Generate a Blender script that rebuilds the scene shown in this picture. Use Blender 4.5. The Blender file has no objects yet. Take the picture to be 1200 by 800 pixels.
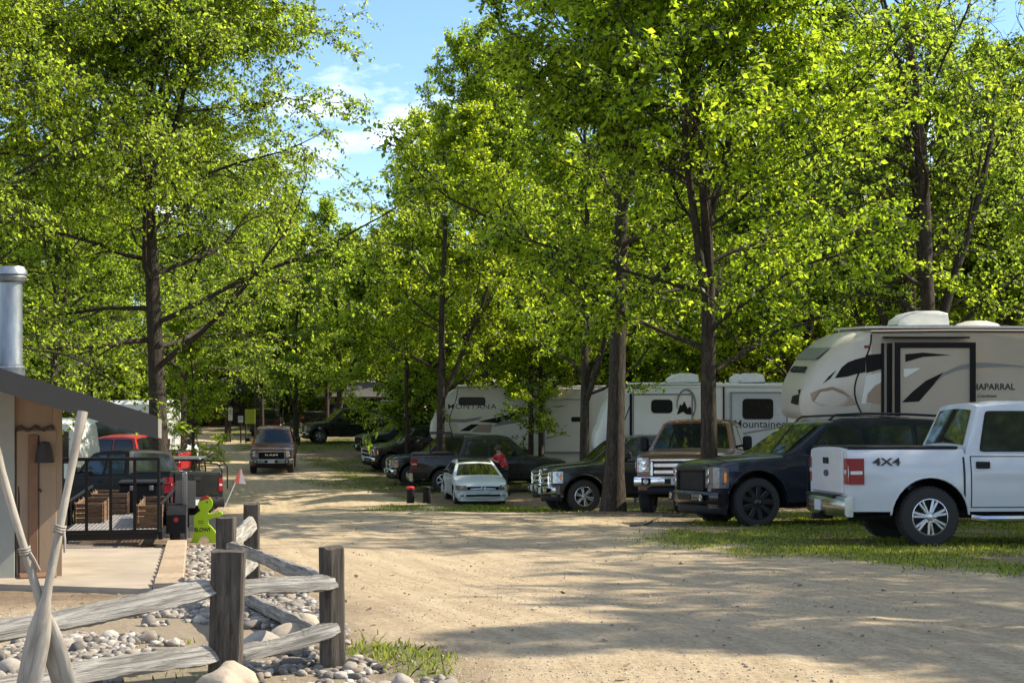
import bpy, math, random
import numpy as np
from mathutils import Vector, Matrix
R = math.radians
rng = random.Random(7)
scene = bpy.context.scene
COL = scene.collection
F = 1733.0      # focal length in photograph pixels (1200 wide)
HY = 420.0      # photograph row of the horizon

# ------------------------------------------------------------------ ground height
_GY = np.array([-40, 0, 8.7, 15.5, 20.6, 25, 31.5, 38.5, 49, 60, 69, 100, 150, 300, 1500.])
_GZ = np.array([-1.45, -1.62, -1.83, -2.30, -2.62, -2.85, -3.30, -4.0, -4.85, -5.1, -5.2, -5.25, -5.1, -5.0, -5.0])
def _pchip(x, y):
    h = np.diff(x); d = np.diff(y) / h; m = np.zeros_like(y)
    for i in range(1, len(x) - 1):
        if d[i-1] * d[i] > 0:
            w1 = 2*h[i] + h[i-1]; w2 = h[i] + 2*h[i-1]
            m[i] = (w1 + w2) / (w1/d[i-1] + w2/d[i])
    m[0], m[-1] = d[0], d[-1]
    return m
_GM = _pchip(_GY, _GZ)
def sstep(a, b, x):
    t = np.clip((x - a) / (b - a), 0, 1); return t*t*(3 - 2*t)
def gz(x, y):
    x = np.asarray(x, float); y = np.clip(np.asarray(y, float), -39.9, 1499)
    i = np.clip(np.searchsorted(_GY, y) - 1, 0, len(_GY) - 2)
    h = _GY[i+1] - _GY[i]; t = (y - _GY[i]) / h
    z = (1+2*t)*(1-t)**2*_GZ[i] + t*(1-t)**2*h*_GM[i] + t*t*(3-2*t)*_GZ[i+1] + t*t*(t-1)*h*_GM[i+1]
    z = z - 0.30 * sstep(-5.5, -9, x) * sstep(28, 38, y) * sstep(62, 50, y)
    return z
def gzf(x, y): return float(gz(x, y))
def at(px, Y): return (px - 600) / F * Y
def P(px, py, Y): return Vector(((px - 600)/F*Y, Y, (HY - py)/F*Y))
def gp(px, py):                      # ground point seen at a photograph pixel
    prev = None
    for Y in np.arange(5, 200, 0.05):
        X = (px - 600)/F*Y
        if HY - F*gzf(X, Y)/Y <= py: return (X, float(Y))
    return ((px-600)/F*200, 200.)

# ------------------------------------------------------------------ noise
def _hash(ix, iy, s):
    n = (ix.astype(np.int64)*374761393 + iy.astype(np.int64)*668265263 + s*974634777) & 0x7fffffff
    n = ((n ^ (n >> 13)) * 1274126177) & 0x7fffffff
    return ((n ^ (n >> 16)) & 0xffff) / 65535.0
def vn(x, y, s=0):
    x = np.asarray(x, float); y = np.asarray(y, float)
    ix = np.floor(x); iy = np.floor(y); fx = x-ix; fy = y-iy
    fx = fx*fx*(3-2*fx); fy = fy*fy*(3-2*fy)
    a = _hash(ix, iy, s); b = _hash(ix+1, iy, s); c = _hash(ix, iy+1, s); d = _hash(ix+1, iy+1, s)
    return a*(1-fx)*(1-fy) + b*fx*(1-fy) + c*(1-fx)*fy + d*fx*fy
def fbm(x, y, s=0, o=4):
    v = 0; a = 0.5
    for k in range(o):
        v = v + a*vn(x*2**k, y*2**k, s+k); a *= 0.5
    return v

# ------------------------------------------------------------------ materials
def nodes(name):
    m = bpy.data.materials.new(name); m.use_nodes = True
    nt = m.node_tree; b = nt.nodes.get('Principled BSDF')
    return m, nt, b
def mixc(nt, fac, a, b, mode='MIX'):
    n = nt.nodes.new('ShaderNodeMix'); n.data_type = 'RGBA'; n.blend_type = mode
    for sock, v in ((n.inputs[0], fac), (n.inputs[6], a), (n.inputs[7], b)):
        if hasattr(v, 'is_output'): nt.links.new(v, sock)
        elif isinstance(v, (int, float)): sock.default_value = v
        else: sock.default_value = (*v, 1) if len(v) == 3 else v
    return n.outputs[2]
def ramp(nt, inp, stops):
    n = nt.nodes.new('ShaderNodeValToRGB'); nt.links.new(inp, n.inputs[0])
    e = n.color_ramp.elements
    while len(e) < len(stops): e.new(0.5)
    for el, (p, c) in zip(e, stops):
        el.position = p; el.color = (c, c, c, 1) if isinstance(c, (int, float)) else (*c, 1)
    return n.outputs[0]
def noise(nt, scale, detail=4, rough=0.6, coord='Object', stretch=None, dist=0):
    tc = nt.nodes.new('ShaderNodeTexCoord'); n = nt.nodes.new('ShaderNodeTexNoise')
    n.inputs['Scale'].default_value = scale; n.inputs['Detail'].default_value = detail
    n.inputs['Roughness'].default_value = rough; n.inputs['Distortion'].default_value = dist
    if stretch:
        mp = nt.nodes.new('ShaderNodeMapping'); mp.inputs['Scale'].default_value = stretch
        nt.links.new(tc.outputs[coord], mp.inputs[0]); nt.links.new(mp.outputs[0], n.inputs[0])
    else: nt.links.new(tc.outputs[coord], n.inputs[0])
    return n.outputs[0]
def bump(nt, b, h, strength=0.3, dist=0.02):
    n = nt.nodes.new('ShaderNodeBump'); n.inputs['Strength'].default_value = strength; n.inputs['Distance'].default_value = dist
    nt.links.new(h, n.inputs['Height']); nt.links.new(n.outputs[0], b.inputs['Normal'])
def mat(name, col, rough=0.6, metal=0.0, var=0.15, scale=6, coat=0.0, bmp=0.0, stretch=None, spec=None, bscale=None):
    m, nt, b = nodes(name)
    n = noise(nt, scale, 5, 0.65, stretch=stretch)
    lo = tuple(c*(1-var) for c in col); hi = tuple(min(1, c*(1+var)) for c in col)
    r = ramp(nt, n, [(0.3, lo), (0.7, hi)])
    nt.links.new(r, b.inputs['Base Color'])
    rr = ramp(nt, n, [(0.3, max(0.02, rough*0.85)), (0.75, min(1, rough*1.2))]); nt.links.new(rr, b.inputs['Roughness'])
    b.inputs['Metallic'].default_value = metal
    if coat: b.inputs['Coat Weight'].default_value = coat; b.inputs['Coat Roughness'].default_value = 0.05
    if spec is not None: b.inputs['Specular IOR Level'].default_value = spec
    if bmp:
        h = n if bscale is None else noise(nt, bscale, 5, 0.7, stretch=stretch)
        bump(nt, b, h, bmp)
    return m
def paint(name, col, rough=0.28, metal=0.0, dull=False):
    # car paint: clear coat plus a thin uneven film of road dust
    m, nt, b = nodes(name)
    n = noise(nt, 2.5, 6, 0.7)
    f = ramp(nt, n, [(0.45, 0.0), (0.85, 0.16 if max(col) > 0.05 else 0.035)])
    c = mixc(nt, f, col, (0.30, 0.25, 0.18)); nt.links.new(c, b.inputs['Base Color'])
    r = ramp(nt, n, [(0.35, rough), (0.75, rough+0.2)]); nt.links.new(r, b.inputs['Roughness'])
    b.inputs['Metallic'].default_value = metal
    b.inputs['Specular IOR Level'].default_value = 0.15 if dull else 0.4
    b.inputs['Coat Weight'].default_value = 0.0 if dull else 0.6 if max(col) > 0.05 else 0.3; b.inputs['Coat Roughness'].default_value = 0.08
    return m
def wood(name, dark, light, stretch=(6, 6, 1), rough=0.85, bmp=0.6, scale=5, crack=0.35):
    m, nt, b = nodes(name)
    n = noise(nt, scale, 7, 0.7, stretch=stretch, dist=0.6)
    n2 = noise(nt, scale*0.5, 3, 0.5)
    c = ramp(nt, n, [(0.28, tuple(x*crack for x in dark)), (0.42, dark), (0.68, light)])
    c2 = ramp(nt, n2, [(0.3, 0.75), (0.7, 1.1)])
    c = mixc(nt, 1.0, c, c2, 'MULTIPLY'); nt.links.new(c, b.inputs['Base Color'])
    b.inputs['Roughness'].default_value = rough; b.inputs['Specular IOR Level'].default_value = 0.2
    bump(nt, b, n, bmp, 0.02)
    return m
M = {}
M['black_trim'] = mat('black_trim', (0.012, 0.012, 0.013), 0.6, spec=0.2)
M['rubber'] = mat('tyre_rubber', (0.022, 0.021, 0.02), 0.85, var=0.35, scale=9, bmp=0.2)
M['glass'] = mat('tinted_glass', (0.012, 0.016, 0.015), 0.05, var=0.1, spec=0.6, coat=0.15)
M['rv_glass'] = mat('camper_window', (0.010, 0.010, 0.011), 0.25, spec=0.25)
M['lamp_dark'] = mat('smoked_lamp', (0.10, 0.10, 0.11), 0.1, 0.2, var=0.5, scale=18, coat=1)
M['chrome'] = mat('chrome', (0.72, 0.72, 0.72), 0.14, 1.0, var=0.06)
M['alloy'] = mat('wheel_alloy', (0.55, 0.55, 0.56), 0.28, 1.0, var=0.1)
M['black_alloy'] = mat('black_alloy', (0.015, 0.015, 0.016), 0.3)
M['disc'] = mat('brake_shadow', (0.02, 0.02, 0.02), 0.8)
M['lamp'] = mat('headlamp_lens', (0.30, 0.305, 0.31), 0.1, 0.55, var=0.75, scale=13, coat=1)
M['red_lens'] = mat('tail_lamp_red', (0.20, 0.003, 0.005), 0.35, coat=0.15, spec=0.3)
M['amber'] = mat('amber_lens', (0.7, 0.22, 0.03), 0.2, coat=1)
M['white_lens'] = mat('clear_lens', (0.45, 0.45, 0.45), 0.15, coat=1)
M['plate'] = mat('licence_plate', (0.45, 0.5, 0.55), 0.4, var=0.3, scale=30)
M['steel'] = mat('galvanised_steel', (0.27, 0.29, 0.30), 0.45, 0.85, var=0.32, scale=8, stretch=(1, 1, 0.3))
M['grey_metal'] = mat('grey_painted_metal', (0.16, 0.16, 0.15), 0.5, 0.3)
M['white_paint'] = mat('white_gelcoat', (0.72, 0.73, 0.72), 0.35, var=0.05, scale=2, coat=0.3)
M['red'] = mat('red_plastic', (0.5, 0.02, 0.03), 0.4)
M['emblem'] = mat('dark_emblem', (0.02, 0.03, 0.08), 0.3)
M['letter_black'] = mat('black_lettering', (0.02, 0.02, 0.022), 0.5)

# ------------------------------------------------------------------ mesh helpers
class MB:
    def __init__(s): s.v = []; s.f = []; s.m = []; s.sm = []
    def add(s, verts, faces, mi=0, smooth=True):
        o = len(s.v); s.v.extend([tuple(v) for v in verts])
        for f in faces: s.f.append([i+o for i in f]); s.m.append(mi); s.sm.append(smooth)
        return o
    def box(s, c, size, bev=0.01, rot=None, mi=0):
        sx, sy, sz = [a/2 for a in size]; b = min(bev, sx*0.9, sy*0.9, sz*0.9)
        vs = []; idx = {}
        for ix in (-1, 1):
            for iy in (-1, 1):
                for iz in (-1, 1):
                    for k in range(3):
                        p = [ix*(sx-b), iy*(sy-b), iz*(sz-b)]; full = [ix*sx, iy*sy, iz*sz]; p[k] = full[k]
                        idx[(ix, iy, iz, k)] = len(vs); vs.append(Vector(p))
        fs = []
        for k in range(3):
            a, c2 = [(1, 2), (2, 0), (0, 1)][k]
            for sg in (-1, 1):
                q = []
                for (u, w) in ((-1, -1), (1, -1), (1, 1), (-1, 1)):
                    t = [0, 0, 0]; t[k] = sg; t[a] = u; t[c2] = w; q.append(idx[(*t, k)])
                fs.append(q if sg > 0 else q[::-1])
        for k in range(3):
            a, c2 = [(1, 2), (2, 0), (0, 1)][k]
            for sa in (-1, 1):
                for sc in (-1, 1):
                    q = []
                    for w, kk in ((-1, a), (1, a), (1, c2), (-1, c2)):
                        t = [0, 0, 0]; t[k] = w; t[a] = sa; t[c2] = sc; q.append(idx[(*t, kk)])
                    fs.append(q if sa*sc > 0 else q[::-1])
        for ix in (-1, 1):
            for iy in (-1, 1):
                for iz in (-1, 1):
                    q = [idx[(ix, iy, iz, k)] for k in range(3)]
                    fs.append(q if ix*iy*iz > 0 else q[::-1])
        c = Vector(c)
        if rot is not None: vs = [rot @ v for v in vs]
        s.add([v+c for v in vs], fs, mi, False)
    def tube(s, pts, rad, n=8, cap=True, mi=0, smooth=True):
        pts = [Vector(p) for p in pts]; k = len(pts)
        if not hasattr(rad, '__len__'): rad = [rad]*k
        vs = []; ref = None
        for i, p in enumerate(pts):
            d = (pts[min(i+1, k-1)] - pts[max(i-1, 0)])
            if d.length < 1e-9: d = Vector((0, 0, 1))
            d.normalize()
            if ref is None:
                ref = Vector((1, 0, 0)) if abs(d.x) < 0.8 else Vector((0, 1, 0))
            a = (ref - d*ref.dot(d)); a.normalize(); b = d.cross(a); ref = a
            for j in range(n):
                t = 2*math.pi*j/n; vs.append(p + (a*math.cos(t) + b*math.sin(t))*rad[i])
        fs = [[i*n+j, i*n+(j+1) % n, (i+1)*n+(j+1) % n, (i+1)*n+j] for i in range(k-1) for j in range(n)]
        if cap: fs += [list(range(n))[::-1], [(k-1)*n+j for j in range(n)]]
        s.add(vs, fs, mi, smooth)
    def lathe(s, prof, n=24, axis='z', c=(0, 0, 0), mi=0, smooth=True):
        vs = []
        for r, h in prof:
            for j in range(n):
                t = 2*math.pi*j/n; a, b = r*math.cos(t), r*math.sin(t)
                vs.append((a+c[0], b+c[1], h+c[2]) if axis == 'z' else ((a+c[0], h+c[1], b+c[2]) if axis == 'y' else (h+c[0], a+c[1], b+c[2])))
        k = len(prof)
        fs = [[i*n+j, i*n+(j+1) % n, (i+1)*n+(j+1) % n, (i+1)*n+j] for i in range(k-1) for j in range(n)]
        s.add(vs, fs, mi, smooth)
    def loft(s, loops, cap=True, mi=0, mis=None, smooth=True):
        n = len(loops[0]); vs = [p for l in loops for p in l]
        o = len(s.v); s.v.extend([tuple(v) for v in vs])
        for i in range(len(loops)-1):
            for j in range(n):
                s.f.append([o+i*n+j, o+i*n+(j+1) % n, o+(i+1)*n+(j+1) % n, o+(i+1)*n+j])
                s.m.append(mi if mis is None else mis[j]); s.sm.append(smooth)
        if cap:
            s.f.append([o+j for j in range(n)][::-1]); s.m.append(mi); s.sm.append(False)
            s.f.append([o+(len(loops)-1)*n+j for j in range(n)]); s.m.append(mi); s.sm.append(False)
    def prism(s, poly, h, fn=None, mi=0):
        # poly: list of (a,b); extruded from c=0 to c=h ; fn maps (a,b,c)->xyz
        fn = fn or (lambda a, b, c: (a, b, c)); n = len(poly)
        vs = [fn(a, b, 0) for a, b in poly] + [fn(a, b, h) for a, b in poly]
        fs = [list(range(n))[::-1], list(range(n, 2*n))] + [[j, (j+1) % n, n+(j+1) % n, n+j] for j in range(n)]
        s.add(vs, fs, mi, False)
    def build(s, name, mats, parent=None, sharp=35, fix=True):
        me = bpy.data.meshes.new(name); me.from_pydata(s.v, [], s.f)
        for m in (mats if isinstance(mats, (list, tuple)) else [mats]): me.materials.append(m)
        me.polygons.foreach_set('material_index', s.m); me.polygons.foreach_set('use_smooth', s.sm)
        me.update()
        if fix:
            import bmesh
            bm = bmesh.new(); bm.from_mesh(me); bmesh.ops.recalc_face_normals(bm, faces=bm.faces); bm.to_mesh(me); bm.free()
        if any(s.sm): me.set_sharp_from_angle(angle=R(sharp))
        o = bpy.data.objects.new(name, me); COL.objects.link(o)
        if parent is not None: o.parent = parent
        return o
def npmesh(name, V, Fc, mats, smooth=False, midx=None):
    me = bpy.data.meshes.new(name); V = np.asarray(V, np.float32); Fc = np.asarray(Fc, np.int32)
    nf, k = Fc.shape
    me.vertices.add(len(V)); me.vertices.foreach_set('co', V.ravel())
    me.loops.add(nf*k); me.loops.foreach_set('vertex_index', Fc.ravel())
    me.polygons.add(nf); me.polygons.foreach_set('loop_start', np.arange(0, nf*k, k, dtype=np.int32))
    me.polygons.foreach_set('use_smooth', np.full(nf, smooth))
    for m in (mats if isinstance(mats, (list, tuple)) else [mats]): me.materials.append(m)
    if midx is not None: me.polygons.foreach_set('material_index', midx)
    me.update(calc_edges=True); me.validate()
    return me
def link(name, me, parent=None):
    o = bpy.data.objects.new(name, me); COL.objects.link(o)
    if parent is not None: o.parent = parent
    return o
def tag(o, label=None, cat=None, group=None, kind=None):
    if label: o['label'] = label
    if cat: o['category'] = cat
    if group: o['group'] = group
    if kind: o['kind'] = kind
    return o
def thing(name, label, cat, loc=(0, 0, 0), rz=0, group=None):
    o = bpy.data.objects.new(name, None); COL.objects.link(o); o.empty_display_size = 0.3
    o.location = loc; o.rotation_euler = (0, 0, rz)
    return tag(o, label, cat, group)
def copy_tree(o, parent=None):
    c = o.copy(); COL.objects.link(c)
    if parent is not None: c.parent = parent
    for ch in list(o.children): copy_tree(ch, c)
    return c
def text(name, s, size, m, parent, mtx, depth=0.004, bold=0.0, shear=0.0, sx=1.0, align='CENTER', space=1.0):
    cu = bpy.data.curves.new(name, 'FONT'); cu.body = s; cu.size = size; cu.extrude = depth; cu.offset = bold*size
    cu.shear = shear; cu.align_x = align; cu.align_y = 'CENTER'; cu.resolution_u = 3; cu.space_character = space
    t = bpy.data.objects.new(name, cu); COL.objects.link(t)
    dg = bpy.context.evaluated_depsgraph_get()
    me = bpy.data.meshes.new_from_object(t.evaluated_get(dg)); bpy.data.objects.remove(t); bpy.data.curves.remove(cu)
    me.name = name; me.materials.clear(); me.materials.append(m)
    me.transform(Matrix.Diagonal((sx, 1, 1, 1))); me.transform(mtx)
    return link(name, me, parent)
def frame_mtx(o, ex, ey):
    ex = Vector(ex).normalized(); ey = Vector(ey).normalized(); ez = ex.cross(ey)
    m = Matrix((ex, ey, ez)).transposed().to_4x4(); m.translation = Vector(o); return m
# ------------------------------------------------------------------ vehicles
def lerp_pts(pts, u):
    return float(np.interp(u, [p[0] for p in pts], [p[1] for p in pts]))
PICKUP = dict(kind='pickup', L=5.66, W=1.0, wb=3.68, uf=0.82, sill=0.50, tr=0.425, tw=0.285, belt=1.31,
    top=[(0, 1.02), (0.05, 1.10), (0.22, 1.16), (0.8, 1.215), (1.36, 1.28), (1.4, 1.30), (4.0, 1.32), (4.001, 1.38), (5.62, 1.38), (5.66, 1.36)],
    plan=[(0, 0.90), (0.12, 0.95), (0.45, 0.985), (1.5, 1.0), (5.2, 1.0), (5.66, 0.975)],
    cab=[(1.34, 1.27), (2.12, 1.96), (2.5, 2.03), (3.2, 2.04), (3.72, 1.99), (3.97, 1.32)],
    ws=(1.34, 2.12), bk=(3.72, 3.97), roofw=0.73, pillars=[2.86], gap=4.03)
SUV = dict(kind='suv', L=5.25, W=1.0, wb=3.0, uf=0.80, sill=0.42, tr=0.42, tw=0.285, belt=1.24,
    top=[(0, 0.98), (0.05, 1.06), (0.22, 1.12), (0.8, 1.18), (1.36, 1.22), (1.4, 1.24), (5.15, 1.24), (5.25, 1.2)],
    plan=[(0, 0.86), (0.12, 0.93), (0.45, 0.985), (1.5, 1.0), (4.9, 1.0), (5.25, 0.95)],
    cab=[(1.30, 1.20), (2.15, 1.80), (2.55, 1.875), (3.4, 1.89), (4.75, 1.84), (4.95, 1.80), (5.22, 1.24)],
    ws=(1.30, 2.15), bk=(4.95, 5.22), roofw=0.77, pillars=[2.85, 3.85], gap=None)
SEDAN = dict(kind='sedan', L=4.65, W=0.89, wb=2.65, uf=0.92, sill=0.26, tr=0.32, tw=0.21, belt=0.93,
    top=[(0, 0.62), (0.06, 0.69), (0.2, 0.75), (0.6, 0.83), (1.28, 0.915), (1.35, 0.93), (3.9, 0.96), (4.0, 1.02), (4.5, 1.02), (4.65, 0.95)],
    plan=[(0, 0.80), (0.1, 0.88), (0.4, 0.96), (1.2, 1.0), (3.9, 1.0), (4.65, 0.90)],
    cab=[(1.18, 0.90), (2.0, 1.30), (2.3, 1.40), (2.75, 1.45), (3.2, 1.43), (3.55, 1.36), (4.15, 1.03)],
    ws=(1.18, 2.05), bk=(3.55, 4.15), roofw=0.66, pillars=[2.62], gap=None)

def vehicle(name, label, cat, base, pt, loc, heading, group=None, scale=1.0, dz=0.0, **o):
    c = dict(base); c.update({k: v for k, v in o.items() if k in c})
    L, W, wb, uf, sill, tr, tw, belt = [c[k] for k in ('L', 'W', 'wb', 'uf', 'sill', 'tr', 'tw', 'belt')]
    kind = c['kind']; X0 = wb/2 + uf; ua = [uf, uf+wb]; Rr = tr + (0.12 if kind != 'sedan' else 0.055)
    root = thing(name, label, cat, group=group)
    brand = o.get('brand', 'plain'); det = o.get('detail', 2)
    paint_m = pt; trim = M['black_trim']; chrome = M[o.get('bright', 'chrome')]
    def wsec(z):
        return float(np.interp((z-sill)/(belt-sill), [0, .28, .50, .60, .64, .82, 1.0, 1.2], [.955, .98, .985, .99, 1.0, .985, .955, .94]))
    def Wd(u, z):
        bl = sum(math.exp(-((u-a)/(Rr+0.10))**6) for a in ua)*0.028*float(sstep(sill+0.62, sill+0.35, z))
        return W*lerp_pts(c['plan'], u)*wsec(z)+bl
    def top(u): return lerp_pts(c['top'], u)
    def zb(u):
        z = sill - (0.10 if u < 0.35 else 0)
        for a in ua:
            d = abs(u-a)
            if d < Rr: z = max(z, tr + math.sqrt(max(0, Rr*Rr-d*d)))
        return z
    us = set(np.linspace(0, L, 34)); us |= {p[0] for p in c['top']} | {p[0] for p in c['plan']}
    for a in ua:
        for t in np.linspace(0, math.pi, 15): us.add(a - Rr*math.cos(t))
        us |= {a-Rr-0.002, a+Rr+0.002}
    us = sorted(u for u in us if 0 <= u <= L)
    def section(u):
        zt = top(u); z0 = min(zb(u), zt-0.1); r = min(0.07, (zt-z0)*0.3); w_ = Wd(u, zt-r)
        h = [(0, zt+0.03), (0.6*w_, zt+0.022), (w_-r, zt), (w_-0.3*r, zt-0.3*r)]
        h += [(Wd(u, z), z) for z in np.linspace(zt-r, z0, 13)]
        h += [(0.5*W, z0), (0, z0)]
        loop = [(X0-u, y, z) for y, z in h] + [(X0-u, -y, z) for y, z in h[-2:0:-1]]
        return loop, len(h)
    mb = MB(); loops = []; nh = 0
    for u in us:
        l, nh = section(u); loops.append(l)
    n = len(loops[0]); mis = [0]*n
    for j in (nh-3, nh-2, nh-1, nh): mis[j % n] = 1
    mb.loft(loops, True, 0, mis)
    ext = mb.build('body', [paint_m, trim], root, sharp=32)
    # chassis under the floor; its dark box is added to block light showing through
    mb = MB(); mb.box((X0-L*0.5, 0, sill-0.03), (L*0.82, W*1.1, 0.16), 0.03)
    for a in ua: mb.tube([(X0-a, -W*0.8, tr), (X0-a, W*0.8, tr)], 0.06, 8)
    if kind == 'pickup': mb.tube([(X0-L+1.2, -0.55, 0.42), (X0-L+0.1, -0.62, 0.40)], 0.04, 8)
    mb.build('chassis', trim, root)
    # cabin
    zbelt = belt - 0.04; zroof = max(p[1] for p in c['cab'])
    def wc(z): return W*(0.945 + (c['roofw']-0.945)*min(1, max(0, (z-belt)/(zroof-belt))))
    cu = sorted({p[0] for p in c['cab']} | set(np.linspace(c['cab'][0][0], c['cab'][-1][0], 22)))
    loops = []
    for u in cu:
        zt = lerp_pts(c['cab'], u); zt = max(zt, zbelt+0.02); r = min(0.09, (zt-zbelt)*0.4); w_ = wc(zt-r)
        h = [(0, zt+0.035), (0.5*(w_-r), zt+0.027), (w_-r, zt), (w_-0.3*r, zt-0.3*r)] + [(wc(z), z) for z in np.linspace(zt-r, zbelt, 5)] + [(0, zbelt)]
        loops.append([(X0-u, y, z) for y, z in h] + [(X0-u, -y, z) for y, z in h[-2:0:-1]])
    mb = MB(); mb.loft(loops); mb.build('cab' if kind == 'pickup' else 'roof_shell', o.get('roof_mat', paint_m), root, sharp=30)
    # windscreen and rear glass (curved sheets standing 8 mm proud)
    def slope_glass(nm, ua_, ub_, k0=0.06, k1=0.90, inset=0.10, m=M['glass']):
        za, zb_ = lerp_pts(c['cab'], ua_), lerp_pts(c['cab'], ub_)
        d = Vector((-(ub_-ua_), 0, zb_-za)); nrm = Vector((zb_-za, 0, ub_-ua_)).normalized()
        if ua_ > 2.6: nrm = Vector((-(za-zb_), 0, (ub_-ua_))).normalized()
        vs = []; nx = 8
        for i in range(5):
            t = k0+(k1-k0)*i/4; u = ua_+(ub_-ua_)*t; z = za+(zb_-za)*t; w_ = wc(z) - inset
            for j in range(nx+1):
                s = -1+2*j/nx; cr = 0.036*(1-(s*0.85)**2)
                vs.append(Vector((X0-u, s*w_, z+cr)) + nrm*0.012)
        fs = [[i*(nx+1)+j, i*(nx+1)+j+1, (i+1)*(nx+1)+j+1, (i+1)*(nx+1)+j] for i in range(4) for j in range(nx)]
        b = MB(); b.add(vs, fs); return b.build(nm, m, root)
    slope_glass('windshield', *c['ws'])
    slope_glass('rear_window', c['bk'][0], c['bk'][1], 0.12, 0.86 if kind != 'sedan' else 0.9, 0.16)
    # side windows
    def u_ws(z): return float(np.interp(z, [lerp_pts(c['cab'], c['ws'][0]), lerp_pts(c['cab'], c['ws'][1])], c['ws']))
    def u_bk(z): return float(np.interp(z, [lerp_pts(c['cab'], c['bk'][1]), lerp_pts(c['cab'], c['bk'][0])], [c['bk'][1], c['bk'][0]]))
    zl, zh = belt+0.045, zroof-0.15
    edges = [None]+c['pillars']+[None]; door_u = []
    for k in range(len(edges)-1):
        a0 = u_ws(zl)+0.36 if edges[k] is None else edges[k]+0.05
        a1 = max(u_ws(zh)+0.16, a0-0.6) if edges[k] is None else edges[k]+0.05
        b0 = u_bk(zl)-0.20 if edges[k+1] is None else edges[k+1]-0.05
        b1 = u_bk(zh)-0.16 if edges[k+1] is None else edges[k+1]-0.05
        for sg in (1, -1):
            def poly(g, off):
                pts = [(a0-g, zl-g), (b0+g, zl-g), (b1+g, zh+g), (a1-g, zh+g)]
                out = []
                for q in range(4):          # rounded corners
                    p, pp, pn = Vector(pts[q]), Vector(pts[q-1]), Vector(pts[(q+1) % 4])
                    e = 0.06
                    p1 = p+(pp-p).normalized()*e; p2 = p+(pn-p).normalized()*e
                    out += [p1, (p1+p2)/2*0.4+p*0.6, p2]
                return [(X0-q.x, sg*(wc(q.y)+off), q.y) for q in out]
            b = MB(); pv = poly(0.02, 0.006); b.add(pv, [list(range(len(pv)))], 0, False)
            wf = b.build('window_seal', trim, root)
            b = MB(); pv = poly(0.0, 0.011); b.add(pv, [list(range(len(pv)))], 0, False)
            w_ = b.build('window', M['glass'], root); wf.parent = w_
    # doors : raised skins over a dark shut line
    splits = [c['cab'][0][0]+0.42] + c['pillars'][:2 if kind == 'suv' else 1]
    lastu = c['gap']-0.12 if c['gap'] else (4.35 if kind == 'suv' else 3.62)
    if kind == 'suv': splits = [c['cab'][0][0]+0.42, c['pillars'][0]]; lastu = ua[1]-Rr-0.02 if False else 3.86
    bounds = splits + [lastu]
    def side_patch(u0, u1, z0, z1, sg, off, nu=10, nz=12):
        vs = []
        for i in range(nu+1):
            for j in range(nz+1):
                u = u0+(u1-u0)*i/nu; z = z0+(z1-z0)*j/nz
                z = max(z, zb(u)+0.015)
                vs.append((X0-u, sg*(Wd(u, z)+off), z))
        fs = [[i*(nz+1)+j, (i+1)*(nz+1)+j, (i+1)*(nz+1)+j+1, i*(nz+1)+j+1] for i in range(nu) for j in range(nz)]
        return vs, fs
    hand_m = chrome if o.get('chrome_handles') else (M['black_trim'] if o.get('black_handles') else paint_m)
    if det >= 1:
        for k in range(len(bounds)-1):
            for sg in (1, -1):
                u0, u1 = bounds[k], bounds[k+1]
                b = MB(); b.add(*side_patch(u0-0.012, u1+0.012, sill+0.05, belt-0.035, sg, 0.003)); sm = b.build('door_seam', M['disc'], root)
                b = MB(); b.add(*side_patch(u0+0.003, u1-0.003, sill+0.065, belt-0.05, sg, 0.008)); d = b.build('door', paint_m, root); sm.parent = d
                zh_ = belt-0.16; b = MB(); ue = u1-0.16
                b.box((X0-ue, sg*(Wd(ue, zh_)+0.03), zh_), (0.20, 0.035, 0.10 if o.get('black_handles') else 0.045), 0.012); b.build('handle', hand_m, d)
                if o.get('side_mould'):
                    zm = sill+0.28; b = MB(); b.add(*side_patch(u0+0.06, u1-0.06, zm, zm+0.05, sg, 0.022)); b.build('side_moulding', chrome, d)
        if c['gap']:
            for sg in (1, -1):
                b = MB(); b.add(*side_patch(c['gap']-0.03, c['gap'], sill+0.02, top(c['gap']-0.04)-0.06, sg, 0.004, 1, 6)); b.build('bed_gap', M['disc'], root)
    # wheel arch lips
    for a in ua:
        for sg in (1, -1):
            b = MB(); prof = []
            for t in np.linspace(-0.12, math.pi+0.12, 19):
                x = a - (Rr+0.012)*math.cos(t); z = tr+(Rr+0.012)*math.sin(t); z = max(z, sill-0.04)
                prof.append((X0-x, sg*(Wd(x, max(z, sill))-0.004), z))
            b.tube(prof, 0.026 if o.get('arch_trim') else 0.016, 6); b.build('wheel_arch', trim if o.get('arch_trim') else paint_m, root)
    # wheels
    rim_m = M[o.get('rim', 'alloy')]; ns = o.get('spokes', 6); rr = tr*o.get('rimfrac', 0.60)
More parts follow.
